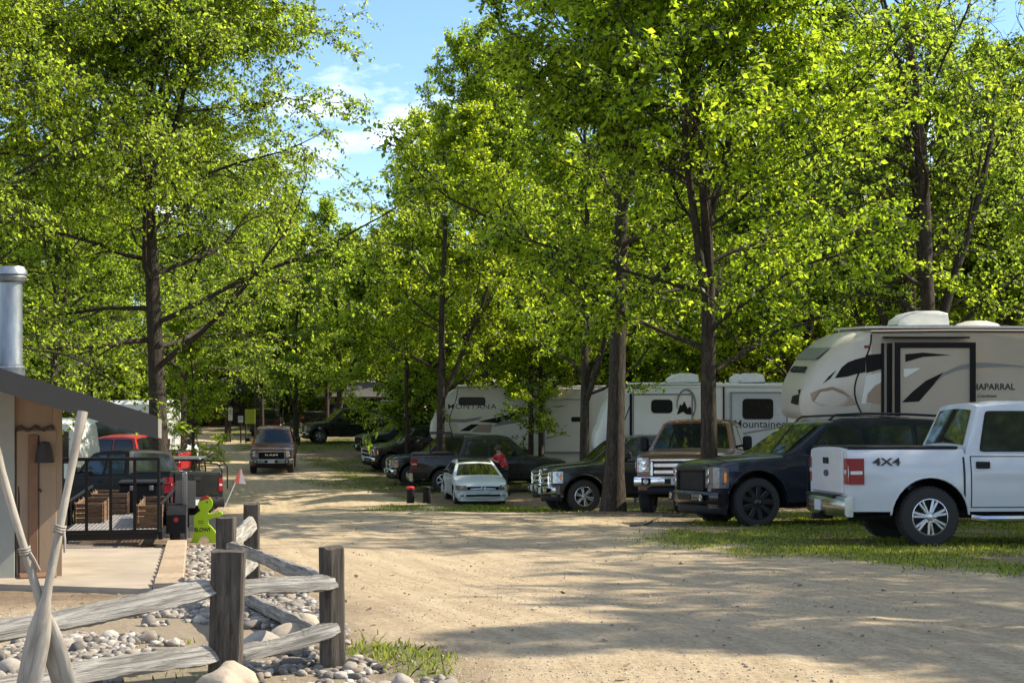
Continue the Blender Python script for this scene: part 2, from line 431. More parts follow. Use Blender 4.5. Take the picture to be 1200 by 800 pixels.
    for ai, a in enumerate(ua):
        for sg in (1, -1):
            wy = sg*(W*0.975 - tw/2); cx = X0-a
            b = MB(); h = tw/2
            b.lathe([(rr*0.96, h*0.85), (rr, h), (tr*0.80, h*1.02), (tr*0.93, h*0.93), (tr*0.985, h*0.72), (tr, h*0.4), (tr, -h*0.4), (tr*0.985, -h*0.72), (tr*0.93, -h*0.93), (tr*0.8, -h*1.02), (rr, -h), (rr*0.9, -h*0.8)], 32, 'y')
            for q in range(44):                # tread blocks
                t = 2*math.pi*q/44; rm = Matrix.Rotation(-t, 3, 'Y')
                b.box((math.cos(t)*tr, 0, math.sin(t)*tr), (0.014, tw*0.7, 0.03), 0.003, rm)
            ty = b.build('tyre', M['rubber'], None)
            wh = bpy.data.objects.new('wheel', None); COL.objects.link(wh); wh.parent = root; wh.location = (cx, wy, tr)
            if ai == 0 and o.get('steer'): wh.rotation_euler.z = o['steer']
            ty.parent = wh
            b = MB(); y0 = sg*h*0.62
            b.lathe([(rr*0.99, sg*h*0.95), (rr*0.93, sg*h*0.97), (rr*0.90, sg*h*0.80), (rr*0.88, sg*h*0.2)], 28, 'y')
            for q in range(ns):
                t = 2*math.pi*q/ns + 0.3; rm = Matrix.Rotation(-t, 3, 'Y')
                for e in ((-1, 1) if o.get('split_spoke', True) else (0,)):
                    ct = t + e*0.13; rm = Matrix.Rotation(-ct, 3, 'Y')
                    b.box((math.cos(ct)*rr*0.55, y0+sg*0.02, math.sin(ct)*rr*0.55), (rr*0.80, 0.035, rr*(0.15 if o.get('split_spoke', True) else 0.30)), 0.012, rm)
            b.lathe([(0.0, y0+sg*0.055), (rr*0.16, y0+sg*0.05), (rr*0.24, y0+sg*0.03), (rr*0.26, y0)], 16, 'y')
            for q in range(6):
                t = 2*math.pi*q/6; b.lathe([(0.0, y0+sg*0.055), (0.013, y0+sg*0.052), (0.014, y0)], 6, 'y', (math.cos(t)*rr*0.30, 0, math.sin(t)*rr*0.30))
            b.build('rim', rim_m, wh)
            b = MB(); b.lathe([(0.0, sg*h*0.15), (rr*0.92, sg*h*0.15), (rr*0.92, -sg*h*0.8), (0, -sg*h*0.8)], 24, 'y'); b.build('spoke_backing', M['disc'], wh)  # dark plug behind the spokes, the wheel's inner shade put into its colour
    # mirrors
    for sg in (1, -1):
        um = c['cab'][0][0]+0.62; ym = sg*(wc(belt+0.1)+0.02); tall = o.get('tow_mirror')
        b = MB(); b.tube([(X0-um, ym-sg*0.03, belt+0.08), (X0-um, ym+sg*0.16, belt+0.12)], 0.025, 8)
        b.box((X0-um, ym+sg*0.22, belt+0.16), (0.12, 0.20, 0.32 if tall else (0.19 if kind != 'sedan' else 0.13)), 0.04)
        b.build('side_mirror', trim if o.get('black_mirror', True) else paint_m, root)
    # ---------------- front end
    zf = top(0.05); hl_h = 0.30 if kind != 'sedan' else 0.15
    zc = zf - (0.25 if kind != 'sedan' else 0.12)
    gw = 0.62*W if kind != 'sedan' else 0.60*W
    xf = X0
    gm = M[o['grille']] if 'grille' in o else chrome
    gh = (zf - 0.06) - (sill+0.14) if kind != 'sedan' else 0.11
    gzc = (zf-0.06 + sill+0.14)/2 if kind != 'sedan' else zf-0.10
    b = MB(); fw = 0.055 if kind != 'sedan' else 0.02
    for (cy, cz, sy, sz) in ((0, gzc+gh/2-fw/2, gw*2, fw), (0, gzc-gh/2+fw/2, gw*2, fw), (gw-fw/2, gzc, fw, gh-2*fw-.004), (-gw+fw/2, gzc, fw, gh-2*fw-.004)):
        b.box((xf+0.01, cy, cz), (0.11, sy, sz), 0.018)
    gr = b.build('grille', gm, root)
    b = MB(); b.box((xf-0.01, 0, gzc), (0.06, gw*2-2*fw, gh-2*fw), 0.005)
    for q in range(9):
        z = gzc - gh/2+fw + (gh-2*fw)*(q+0.5)/9
        b.box((xf+0.024, 0, z), (0.014, gw*2-2*fw-0.02, 0.012), 0.003)
    b.build('grille_mesh', trim, gr)
    if o.get('bars', 2) and kind != 'sedan':
        b = MB(); nb = o.get('bars', 2)
        for q in range(nb):
            z = gzc + (q-(nb-1)/2)*gh/(nb+1.0)
            b.box((xf+0.04, 0, z), (0.05, gw*2-2*fw-0.03, 0.085 if nb == 2 else 0.06), 0.02)
        b.build('grille_bar', M[o.get('bar_mat', o.get('grille', 'chrome'))], gr)
    if brand == 'oval':
        b = MB(); b.lathe([(0, 0.012), (0.92, 0.010), (1.0, 0)], 28, 'x')
        b.v = [(xf+0.07+v[0], v[1]*0.145, gzc+v[2]*0.058) for v in b.v]; e = b.build('oval_badge', M['emblem'], gr)
        text('badge_lettering', 'Ford', 0.10, M['chrome'], gr, frame_mtx((xf+0.085, 0, gzc), (0, 1, 0), (0, 0, 1)), 0.003, 0.0, 0.3, 1.2)
    if brand == 'ram':
        text('grille_lettering', 'RAM', 0.11, M['chrome'], gr, frame_mtx((xf+0.07, 0, gzc+0.03), (0, 1, 0), (0, 0, 1)), 0.01, 0.02, 0, 2.6)
    if brand == 'vw':
        b = MB(); b.tube([(xf+0.075, 0.072*math.cos(t), gzc+0.072*math.sin(t)) for t in np.linspace(0, 2*math.pi, 21)], 0.008, 6)
        b.tube([(xf+0.075, -.05, gzc+.055), (xf+.075, -.025, gzc+0.005), (xf+.075, 0, gzc+.045), (xf+.075, .025, gzc+.005), (xf+.075, .05, gzc+.055)], 0.007, 6)
        b.tube([(xf+0.075, -.062, gzc+.01), (xf+.075, -.03, gzc-0.055), (xf+.075, 0, gzc-.01), (xf+.075, .03, gzc-.055), (xf+.075, .062, gzc+.01)], 0.007, 6)
        b.build('round_badge', M['chrome'], gr)
    for sg in (1, -1):
        # lamp block wraps round the corner of the wing
        y0, y1 = gw+0.02, W*0.905+0.02; b = MB(); z0, z1 = zc-hl_h/2+0.06, zc+hl_h/2+0.06
        if kind == 'sedan': z0, z1 = zf-0.16, zf-0.005
        if kind == 'suv': z0, z1 = z0-0.05, z1
        ring = []
        for (x, y) in ((xf+0.03, y0), (xf+0.03, (y0+y1)/2), (xf-0.01, y1-0.02), (xf-0.10, y1+0.035), (xf-0.26 if kind != 'sedan' else xf-0.42, y1+0.062)):
            ring.append((x, y))
        inner = [(xf-0.30 if kind != 'sedan' else xf-0.45, y1-0.1), (xf-0.1, y0)]
        pl = ring+inner; pl = [(x, sg*y) for x, y in pl]
        b.prism(pl, z1-z0, lambda a, bb, cc: (a, bb, z0+cc)); hl = b.build('headlight', M[o.get('lamp_mat', 'lamp')], root)
        b = MB(); yy = (y0+y1)/2-0.02
        for q, zz in ((0, z0+(z1-z0)*.3), (1, z0+(z1-z0)*.72)):
            if kind == 'sedan' and q: continue
            b.lathe([(0, 0.012), (0.05, 0.014), (0.062, 0.0)], 14, 'x', (xf+0.03, sg*yy, zz if kind != 'sedan' else (z0+z1)/2))
        b.build('lamp_reflector', M['chrome'] if o.get('reflector', True) else M['disc'], hl)
        b = MB(); b.box((xf-0.20, sg*(y1+0.054), (z0+z1)/2), (0.05, 0.018, (z1-z0)*0.5), 0.006, Matrix.Rotation(sg*0.16, 3, 'Z')); b.build('marker_lamp', M['amber'], hl)
    # bumper: curved in plan
    bm_ = M[o['bumper']] if 'bumper' in o else chrome
    if kind == 'sedan': bm_ = paint_m
    def bar(z0, z1, out, half, m, nm, par=root, front=True, thick=0.12, sweep=0.22):
        b = MB(); loops = []
        for s in np.linspace(-1, 1, 15):
            y = s*half; back = sweep*abs(s)**3.2
            xx = (X0+out-back) if front else (X0-L-out+back); sgx = 1 if front else -1
            e = min(0.03, (z1-z0)*0.25)
            loops.append([(xx-sgx*e, y, z1), (xx, y, z1-e), (xx, y, z0+e), (xx-sgx*e, y, z0), (xx-sgx*thick, y, z0), (xx-sgx*thick, y, z1)])
        b.loft(loops); return b.build(nm, m, par, sharp=50)
    if kind == 'sedan':
        bar(0.40, 0.60, 0.05, W*0.93, paint_m, 'front_bumper', sweep=0.16)
        fb = bar(0.22, 0.42, 0.06, W*0.95, paint_m, 'bumper_lower', sweep=0.18)
        b = MB(); b.box((xf+0.065, 0, 0.345), (0.02, 1.15, 0.07), 0.01); b.build('lower_intake', trim, fb)
        b = MB(); b.box((xf+0.078, 0, 0.285), (0.016, 1.25, 0.012), 0.003); b.build('chrome_strip', M['chrome'], fb)
        b = MB(); b.box((xf+0.075, 0, 0.44), (0.02, 0.42, 0.12), 0.008); b.build('licence_plate', M['plate'], root)
        for sg in (1, -1):
            b = MB(); b.box((xf+0.02, sg*0.70, 0.345), (0.05, 0.14, 0.06), 0.015); b.build('fog_lamp', M['lamp'], fb)
    else:
        fb = bar(sill-0.02, sill+0.19, 0.16, W*0.99, bm_, 'front_bumper')
        bar(sill-0.20, sill-0.024, 0.09, W*0.93, trim, 'air_dam')
        b = MB(); b.box((xf+0.158, 0, sill+0.085), (0.012, 0.60, 0.11), 0.012); b.build('bumper_intake', trim, fb)
        if o.get('front_plate', True):
            b = MB(); b.box((xf+0.178, o.get('plate_y', 0), sill+0.085), (0.02, 0.32, 0.155), 0.006); b.build('licence_plate', M['plate'], root)
        for sg in (1, -1):
            b = MB(); b.lathe([(0, 0.01), (0.045, 0.008), (0.058, 0.012), (0.062, 0)], 14, 'x', (xf+0.135, sg*W*0.70, sill+0.085)); b.build('fog_lamp', M['lamp'], fb)
            b = MB(); b.box((xf+0.133, sg*W*0.70, sill+0.085), (0.012, 0.19, 0.15), 0.02); b.build('fog_lamp_recess', trim, fb)
    # ---------------- rear end
    xr = X0-L; zt = top(L-0.1)
    if kind == 'pickup':
        b = MB(); b.box((xr-0.008, 0, (zt+sill)/2+0.11), (0.05, 1.56*W, zt-sill-0.26), 0.015); tg = b.build('tailgate', paint_m, root)
        b = MB(); b.box((xr-0.04, 0, zt-0.18), (0.02, 0.26, 0.09), 0.015); b.build('tailgate_handle', trim, tg)
        if o.get('tail_badge'):
            b = MB(); b.lathe([(0, -0.012), (0.9, -0.01), (1.0, 0)], 24, 'x'); b.v = [(xr-0.034+v[0], v[1]*0.12, zt-0.36+v[2]*0.05) for v in b.v]; b.build('oval_badge', M['emblem'], tg)
        b = MB()
        b.box((X0-(c['gap']+L)/2-0.01, 0, zt+0.012), (L-c['gap']-0.06, 2*W*0.93, 0.045), 0.015)
        if o.get('bed', 'cover') == 'cover': b.build('bed_cover', trim, root)
        else: b.v = [(v[0], v[1]*0.97, v[2]-0.0) for v in b.v]; b.build('bed_liner', M['disc'], root)
        for sg in (1, -1):
            b = MB(); y1 = Wd(L, 1.1)
            b.prism([(xr-0.012, y1-0.16), (xr-0.012, y1-0.02), (xr+0.03, y1+0.026), (xr+0.22, y1+0.032), (xr+0.22, y1-0.05), (xr+0.03, y1-0.16)], 0.36, lambda a, bb, cc: (a, sg*bb, zt-0.50+cc))
            tl = b.build('tail_light', M['red_lens'], root)
            b = MB(); b.box((xr-0.016, sg*(y1-0.09), zt-0.33), (0.012, 0.11, 0.06), 0.004); b.box((xr+0.11, sg*(y1+0.033), zt-0.34), (0.17, 0.01, 0.05), 0.004); b.build('reverse_lamp', M['white_lens'], tl)
    else:
        b = MB(); b.box((xr-0.005, 0, belt-0.3), (0.03, 1.3*W, 0.42), 0.015); b.build('tailgate' if kind == 'suv' else 'boot_lid', paint_m, root)
        for sg in (1, -1):
            b = MB(); b.box((xr+0.08, sg*W*0.80, belt-0.2), (0.2, 0.24, 0.3 if kind == 'suv' else 0.16), 0.03); b.build('tail_light', M['red_lens'], root)
    rb = bar(sill-0.07, sill+0.21, 0.16, W*0.99, bm_ if kind == 'pickup' else paint_m, 'rear_bumper', front=False, sweep=0.10)
    if kind == 'pickup':
        b = MB(); b.box((xr-0.08, 0, sill+0.20), (0.15, 1.4, 0.05), 0.02); b.build('bumper_step', trim, rb)
        b = MB(); b.box((xr-0.165, 0, sill+0.06), (0.012, 0.31, 0.155), 0.006); b.build('licence_plate', M['plate'], root)
        b = MB(); b.box((xr-0.1, 0, sill-0.1), (0.3, 0.09, 0.09), 0.01); b.build('tow_hitch', trim, root)
    if o.get('running_board'):
        for sg in (1, -1):
            b = MB(); b.tube([(X0-ua[0]-Rr-0.05, sg*W*0.95, sill-0.08), (X0-ua[0]-Rr-0.2, sg*W*1.0, sill-0.1), (X0-ua[1]+Rr+0.2, sg*W*1.0, sill-0.1), (X0-ua[1]+Rr+0.05, sg*W*0.95, sill-0.08)], 0.05, 8); b.build('side_step', M[o['running_board']], root)
    if o.get('roof_rails'):
        for sg in (1, -1):
            b = MB(); uu = [2.3, 2.42, 3.0, 3.8, 4.6, 4.72]
            b.tube([(X0-u, sg*W*0.66, lerp_pts(c['cab'], u)+(0.075 if 0 < q < 5 else 0.0)) for q, u in enumerate(uu)], 0.022, 6); b.build('roof_rail', chrome if o['roof_rails'] == 'chrome' else trim, root)
    if o.get('sunroof'):
        b = MB(); vs = []
        for i in range(9):
            u = c['ws'][1]+0.06+(c['bk'][0]-c['ws'][1]-0.10)*i/8; zt = lerp_pts(c['cab'], u); r = 0.09; w_ = wc(zt-r)-r-0.01
            for j in range(9):
                s = -1+2*j/8; vs.append((X0-u, s*w_, zt+0.012+0.035*(1-abs(s))**0.7*0.95))
        b.add(vs, [[i*9+j, i*9+j+1, (i+1)*9+j+1, (i+1)*9+j] for i in range(8) for j in range(8)]); b.build('sunroof', M['glass'], root)
    if o.get('cab_lamps'):
        b = None
        for q in range(5):
            b = MB(); y = (q-2)*0.27; b.box((X0-2.2, y, 2.115-abs(y)*0.03), (0.16, 0.07, 0.045), 0.015); b.build('cab_lamp', M['amber'], root)
    if o.get('bed_rack'):
        b = MB(); xg = X0-c['gap']
        for x in (xg-0.15, xg-0.95):
            b.tube([(x, -.8, 1.36), (x, -.75, 2.06), (x, -.68, 2.13), (x, .68, 2.13), (x, .75, 2.06), (x, .8, 1.36)], 0.025, 6)
        for y in (-.72, .72): b.tube([(xg-.15, y, 2.13), (xg-.95, y, 2.13)], 0.025, 6)
        b.build('rack', trim, root)
    # stand the vehicle on the ground
    h = heading; fx = Vector((math.cos(h), math.sin(h), 0)); lx = Vector((-math.sin(h), math.cos(h), 0)); pc = Vector((loc[0], loc[1], 0))
    pts = []
    for a in (wb/2, -wb/2):
        for s in (1, -1):
            q = pc + fx*a*scale + lx*s*W*0.85*scale; q.z = gzf(q.x, q.y); pts.append(q)
    ff = ((pts[0]+pts[1])-(pts[2]+pts[3])).normalized(); ll = ((pts[0]+pts[2])-(pts[1]+pts[3])).normalized()
    up = ff.cross(ll).normalized(); ll = up.cross(ff)
    m = Matrix((ff, ll, up)).transposed().to_4x4(); m = m @ Matrix.Scale(scale, 4)
    ctr = sum(pts, Vector())/4; m.translation = ctr + Vector((0, 0, dz-0.012)); root.matrix_world = m
    root['_x0'] = X0
    return root, X0
def tail_loc(px, Y, heading, X0, L, cfg=None):
    # centre of the wheelbase when the tail centre sits at (px,Y)
    d = L - X0; return (at(px, Y)+math.cos(heading)*d, Y+math.sin(heading)*d)
def nose_loc(px, Y, heading, X0):
    return (at(px, Y)-math.cos(heading)*X0, Y-math.sin(heading)*X0)
# ------------------------------------------------------------------ trees
def leaf_mat(name, base, trans, seed=0.0):
    m, nt, b = nodes(name); nt.nodes.remove(b); out = nt.nodes['Material Output']
    geo = nt.nodes.new('ShaderNodeNewGeometry'); oi = nt.nodes.new('ShaderNodeObjectInfo')
    n = noise(nt, 0.45, 3, 0.6)
    def shade(c, lo, hi):
        r1 = ramp(nt, geo.outputs['Random Per Island'], [(0.0, tuple(x*lo*0.8 for x in c)), (0.55, c), (1.0, (c[0]*hi*1.15, c[1]*hi, c[2]*hi))])
        r2 = ramp(nt, n, [(0.3, (0.82, 0.86, 0.9)), (0.7, (1.12, 1.08, 0.9))])
        r3 = ramp(nt, oi.outputs['Random'], [(0.0, (0.86, 0.92, 1.0)), (1.0, (1.05, 1.03, 0.95))])
        return mixc(nt, 1.0, mixc(nt, 1.0, r1, r2, 'MULTIPLY'), r3, 'MULTIPLY')
    d = nt.nodes.new('ShaderNodeBsdfDiffuse'); t = nt.nodes.new('ShaderNodeBsdfTranslucent'); g = nt.nodes.new('ShaderNodeBsdfGlossy')
    nt.links.new(shade(base, 0.6, 1.25), d.inputs[0]); nt.links.new(shade(trans, 0.6, 1.25), t.inputs[0])
    g.inputs[0].default_value = (0.06, 0.07, 0.05, 1); g.inputs['Roughness'].default_value = 0.55
    a1 = nt.nodes.new('ShaderNodeAddShader'); nt.links.new(d.outputs[0], a1.inputs[0]); nt.links.new(t.outputs[0], a1.inputs[1])
    fr = nt.nodes.new('ShaderNodeFresnel'); fr.inputs[0].default_value = 1.38
    m2 = nt.nodes.new('ShaderNodeMixShader'); nt.links.new(fr.outputs[0], m2.inputs[0]); nt.links.new(a1.outputs[0], m2.inputs[1]); nt.links.new(g.outputs[0], m2.inputs[2])
    nt.links.new(m2.outputs[0], out.inputs[0])
    return m
def bark_mat(name, dark, light):
    m, nt, b = nodes(name)
    n = noise(nt, 7, 7, 0.72, stretch=(3.2, 3.2, 0.55), dist=1.2); n2 = noise(nt, 1.3, 4, 0.6)
    c = ramp(nt, n, [(0.32, tuple(x*0.35 for x in dark)), (0.5, dark), (0.72, light)])
    c = mixc(nt, ramp(nt, n2, [(0.55, 0.0), (0.75, 0.35)]), c, (0.11, 0.12, 0.075)); nt.links.new(c, b.inputs['Base Color'])
    b.inputs['Roughness'].default_value = 0.95; b.inputs['Specular IOR Level'].default_value = 0.15
    bump(nt, b, n, 1.0, 0.06); return m
M['bark'] = bark_mat('oak_bark', (0.058, 0.047, 0.037), (0.135, 0.112, 0.09))
M['bark_pale'] = bark_mat('birch_bark', (0.25, 0.24, 0.22), (0.5, 0.48, 0.45))
M['leaf'] = leaf_mat('oak_leaves', (0.100, 0.140, 0.011), (0.375, 0.485, 0.026))
M['leaf_ash'] = leaf_mat('ash_leaves', (0.098, 0.138, 0.014), (0.335, 0.445, 0.038))
M['leaf_far'] = leaf_mat('wood_leaves', (0.100, 0.142, 0.014), (0.355, 0.47, 0.034))

class Gen:
    def __init__(s, seed): s.r = random.Random(seed); s.tubes = []; s.leaf = []
    def rv(s, a=1.0): return Vector((s.r.gauss(0, a), s.r.gauss(0, a), s.r.gauss(0, a)))
    def path(s, p, d, length, r0, r1, n, wob, up):
        pts = [p.copy()]; rad = [r0]; d = d.normalized()
        for i in range(n):
            wb_ = wob if wob >= 0 else (0.010 if i < n*0.45 else -wob)
            d = (d + s.rv(wb_) + Vector((0, 0, up))).normalized()
            p = p + d*(length/n); pts.append(p.copy()); t = (i+1)/n; rad.append(r0+(r1-r0)*t)
        return pts, rad
    def on(s, pts, rad, t):
        k = t*(len(pts)-1); i = min(int(k), len(pts)-2); f = k-i
        return pts[i].lerp(pts[i+1], f), (pts[i+1]-pts[i]).normalized(), rad[i]+(rad[i+1]-rad[i])*f
def side_dir(g, d, ang, az):
    a = Vector((0, 0, 1)).cross(d)
    if a.length < 0.05: a = Vector((1, 0, 0)).cross(d)
    a.normalize(); b = d.cross(a); s = a*math.cos(az)+b*math.sin(az)
    return (d*math.cos(ang)+s*math.sin(ang)).normalized()
def grow_tree(seed, H=17., r=0.27, z0=3.2, spread=5.0, n1=15, n2=8, n3=6, droop=0.0, fork=0, leaf_density=1.0, dens_top=1.0, wob=0.10, up1=0.05, lean=(0, 0), flat=0.5, forkz=None):
    g = Gen(seed); q = g.r
    lean = Vector((lean[0], lean[1], 0))
    tp, tr_ = g.path(Vector((0, 0, -0.25)), Vector((0, 0, 1))+lean, H*0.86, r, r*0.16, 14, -0.05, 0.05)
    tr_[0] = r*1.5; tr_[1] = max(tr_[1], r*0.98)
    stems = [(tp, tr_, z0/(H*0.86))]; g.tubes.append((tp, tr_, 10))
    for k in range(fork):
        t0 = (forkz or z0)/(H*0.86)*(0.95+0.5*k/max(1, fork)); p, d, rr = g.on(tp, tr_, min(0.8, t0)); az = q.uniform(0, 6.28)+k*2.4
        fp, fr = g.path(p, side_dir(g, d, q.uniform(0.35, 0.6), az), H*0.86*(1-t0)*q.uniform(0.7, 0.9), rr*0.72, rr*0.14, 9, 0.07, 0.10)
        stems.append((fp, fr, 0.25)); g.tubes.append((fp, fr, 8))
    limbs = []
    for (sp, sr, ts) in stems:
        nn = n1 if sp is tp else int(n1*0.55)
        for k in range(nn):
            t = ts + (0.97-ts)*((k+q.uniform(0, 0.8))/nn)**0.9
            p, d, rr = g.on(sp, sr, t); tt = (t-ts)/(1-ts)
            ln = spread*(1.05-0.75*tt**1.3)*q.uniform(0.7, 1.15)*(1 if sp is tp else 0.75)
            az = k*2.399+q.uniform(-0.5, 0.5); ang = R(q.uniform(55, 88)-30*tt)
            lp, lr = g.path(p, side_dir(g, d, ang, az), ln, max(0.016, rr*0.38), 0.010, 8, wob, up1*(1-droop) - 0.02*droop)
            g.tubes.append((lp, lr, 6)); limbs.append((lp, lr, ln, tt))
    for (lp, lr, ln, tt) in limbs:
        for k in range(n2):
            t = 0.14+0.86*(k+q.uniform(0, 0.9))/n2; t = min(t, 1.0); p, d, rr = g.on(lp, lr, t)
            l2 = ln*q.uniform(0.28, 0.5)*(1.1-0.5*t)
            az = (0 if k % 2 else math.pi)+q.uniform(-0.7, 0.7)
            bp, br = g.path(p, side_dir(g, d, R(q.uniform(35, 65)), az), l2, max(0.010, rr*0.55), 0.006, 5, wob*1.2, 0.03-0.10*droop)
            g.tubes.append((bp, br, 4))
            for m in range(n3):
                t3 = 0.15+0.85*(m+q.uniform(0, 0.9))/n3; t3 = min(1, t3); p3, d3, r3 = g.on(bp, br, t3)
                l3 = l2*q.uniform(0.25, 0.5)+0.12
                az3 = (0 if m % 2 else math.pi)+q.uniform(-0.9, 0.9)
                cp, cr = g.path(p3, side_dir(g, d3, R(q.uniform(30, 70)), az3), l3, 0.007, 0.003, 3, wob*1.5, 0.02-0.16*droop)
                g.tubes.append((cp, cr, 3))
                keep = leaf_density*(1-(1-dens_top)*min(1, tt*1.4))
                if q.random() < keep:
                    for a, b in zip(cp[:-1], cp[1:]): g.leaf.append((a, b))
    return g
def wood_mesh(g, name='trunk', mats=None, minr=0.0):
    V = []; Fc = []
    for pts, rad, n in g.tubes:
        if rad[0] < minr: continue
        o = len(V); k = len(pts); ref = Vector((1, 0, 0)); ph = rng.random()*6
        for i, p in enumerate(pts):
            d = (pts[min(i+1, k-1)]-pts[max(i-1, 0)]).normalized()
            a = ref-d*ref.dot(d)
            if a.length < 0.1: a = Vector((0, 1, 0))-d*d.y
            a.normalize(); b = d.cross(a); ref = a
            for j in range(n):
                t = 2*math.pi*j/n; w = 1+0.09*math.sin(3*t+ph+i*0.5) if n >= 8 else 1
                V.append(p+(a*math.cos(t)+b*math.sin(t))*rad[i]*w)
        for i in range(k-1):
            for j in range(n):
                Fc.append((o+i*n+j, o+i*n+(j+1) % n, o+(i+1)*n+(j+1) % n, o+(i+1)*n+j))
    return npmesh(name, np.array([tuple(v) for v in V]), Fc, mats or M['bark'], True)
def leaf_mesh(g, per, size, seed, m, name='crown', jit=0.16, flat=0.55):
    rs = np.random.RandomState(seed)
    A = np.array([tuple(a) for a, b in g.leaf]); B = np.array([tuple(b) for a, b in g.leaf]); n = len(A)
    idx = np.repeat(np.arange(n), per); N = len(idx)
    t = rs.rand(N, 1)**0.7; C = A[idx]*(1-t)+B[idx]*t + rs.normal(0, jit, (N, 3))*[1, 1, 0.8]
    D = (B-A)[idx]; D = D/np.maximum(1e-6, np.linalg.norm(D, axis=1, keepdims=True))
    ax = D*0.6 + rs.normal(0, 0.6, (N, 3)); ax[:, 2] -= 0.25; ax /= np.linalg.norm(ax, axis=1, keepdims=True)
    nz = rs.normal(0, flat, (N, 3)); nz[:, 2] += 0.8
    sd = np.cross(nz, ax); sd /= np.maximum(1e-6, np.linalg.norm(sd, axis=1, keepdims=True)); up = np.cross(ax, sd)
    s = size*rs.uniform(0.45, 1.35, (N, 1)); w = s*rs.uniform(0.52, 0.72, (N, 1)); fold = rs.uniform(0.02, 0.25, (N, 1))*w
    V = np.stack([C, C+ax*s*0.5+sd*w*0.5+up*fold, C+ax*s-up*fold*0.6, C+ax*s*0.5-sd*w*0.5+up*fold], 1).reshape(-1, 3)
    Fc = np.stack([np.arange(N)*4+k for k in (0, 1, 2, 3)], 1)
    return npmesh(name, V, Fc, m)
PROTO = {}
def proto(key, per, size, m, minr=0.0, bark='bark', flat=0.5, jit=0.075, **kw):
    g = grow_tree(**kw); PROTO[key] = (wood_mesh(g, 'trunk', M[bark], minr), leaf_mesh(g, per, size, kw['seed'], M[m], jit=jit, flat=flat))
proto('oakA', 12, 0.125, 'leaf', seed=12, H=16, r=0.18, z0=2.8, spread=5.6, n1=28, n2=8, n3=6, fork=3, forkz=4.6, droop=0.2, flat=0.45)
proto('oakB', 12, 0.125, 'leaf', seed=23, H=17, r=0.205, z0=3.6, spread=5.8, n1=20, n2=8, n3=6, fork=2, forkz=6.5, flat=0.45)
proto('oakC', 13, 0.125, 'leaf', seed=37, H=15, r=0.17, z0=3.5, spread=4.6, n1=17, n2=7, n3=6, fork=1)
proto('slim', 14, 0.13, 'leaf', seed=41, H=13, r=0.13, z0=2.3, spread=3.4, n1=17, n2=7, n3=5, fork=0)
proto('ash', 8, 0.138, 'leaf_ash', seed=58, H=21, r=0.33, z0=4.4, spread=8.6, n1=30, n2=11, n3=7, fork=4, forkz=10.0, droop=0.9, leaf_density=0.95, dens_top=0.62, wob=0.13)
proto('bare', 8, 0.13, 'leaf_ash', seed=63, H=19, r=0.26, z0=4.0, spread=5.6, n1=17, n2=9, n3=6, fork=3, leaf_density=0.55, dens_top=0.5, up1=0.12)
proto('farA', 15, 0.21, 'leaf_far', minr=0.008, seed=71, H=18, r=0.22, z0=3.0, spread=4.4, n1=18, n2=6, n3=4, fork=1, jit=0.15)
proto('farB', 15, 0.21, 'leaf_far', minr=0.008, seed=83, H=16, r=0.17, z0=4.0, spread=3.8, n1=17, n2=6, n3=4, fork=1, jit=0.15)
proto('farC', 13, 0.21, 'leaf_far', minr=0.008, seed=97, H=9, r=0.09, z0=0.7, spread=3.0, n1=17, n2=6, n3=4, fork=1, jit=0.15)
proto('shrub', 8, 0.16, 'leaf_ash', minr=0.004, seed=105, H=4.2, r=0.05, z0=0.25, spread=2.1, n1=17, n2=6, n3=4, fork=3, jit=0.2)
def tree(key, px, Y, label, cat='tree', group=None, s=1.0, sz=1.0, rz=0.0, name='tree', X=None):
    x = at(px, Y) if X is None else X
    t = thing(name, label, cat, (x, Y, gzf(x, Y)), rz, group); t.scale = (s, s, s*sz)
    link('trunk', PROTO[key][0], t); link('crown', PROTO[key][1], t); return t
# ------------------------------------------------------------------ world, sun, camera
SUN_AZ, SUN_EL = 78.0, 43.0          # azimuth from the view direction (+Y) towards the right (+X)
w = bpy.data.worlds.new('World'); scene.world = w; w.use_nodes = True
nt = w.node_tree; bg = nt.nodes['Background']
sky = nt.nodes.new('ShaderNodeTexSky'); sky.sky_type = 'NISHITA'; sky.sun_disc = False
sky.sun_elevation = R(SUN_EL); sky.sun_rotation = R(SUN_AZ); sky.air_density = 1.0; sky.dust_density = 0.4; sky.ozone_density = 2.0
tc = nt.nodes.new('ShaderNodeTexCoord'); mp = nt.nodes.new('ShaderNodeMapping'); mp.inputs['Scale'].default_value = (1, 1, 2.6)
mp.inputs['Location'].default_value = (0.33, 0.1, 0.12)
nz = nt.nodes.new('ShaderNodeTexNoise'); nz.inputs['Scale'].default_value = 5.5; nz.inputs['Detail'].default_value = 8; nz.inputs['Roughness'].default_value = 0.55
nt.links.new(tc.outputs['Generated'], mp.inputs[0]); nt.links.new(mp.outputs[0], nz.inputs[0])
cl = ramp(nt, nz.outputs[0], [(0.50, 0.0), (0.66, 1.0)])
sky_c = mixc(nt, 1.0, sky.outputs[0], (0.85, 0.98, 1.12), 'MULTIPLY')
nt.links.new(mixc(nt, cl, sky_c, (11.0, 11.3, 11.8)), bg.inputs[0])
bg.inputs[1].default_value = 0.115
sd = bpy.data.lights.new('sun', 'SUN'); sd.energy = 5.0; sd.angle = R(0.53); sd.color = (1.0, 0.91, 0.76)
so = bpy.data.objects.new('sun', sd); COL.objects.link(so)
sdir = Vector((math.sin(R(SUN_AZ))*math.cos(R(SUN_EL)), math.cos(R(SUN_AZ))*math.cos(R(SUN_EL)), math.sin(R(SUN_EL))))
so.rotation_euler = sdir.to_track_quat('Z', 'Y').to_euler(); so.location = sdir*60
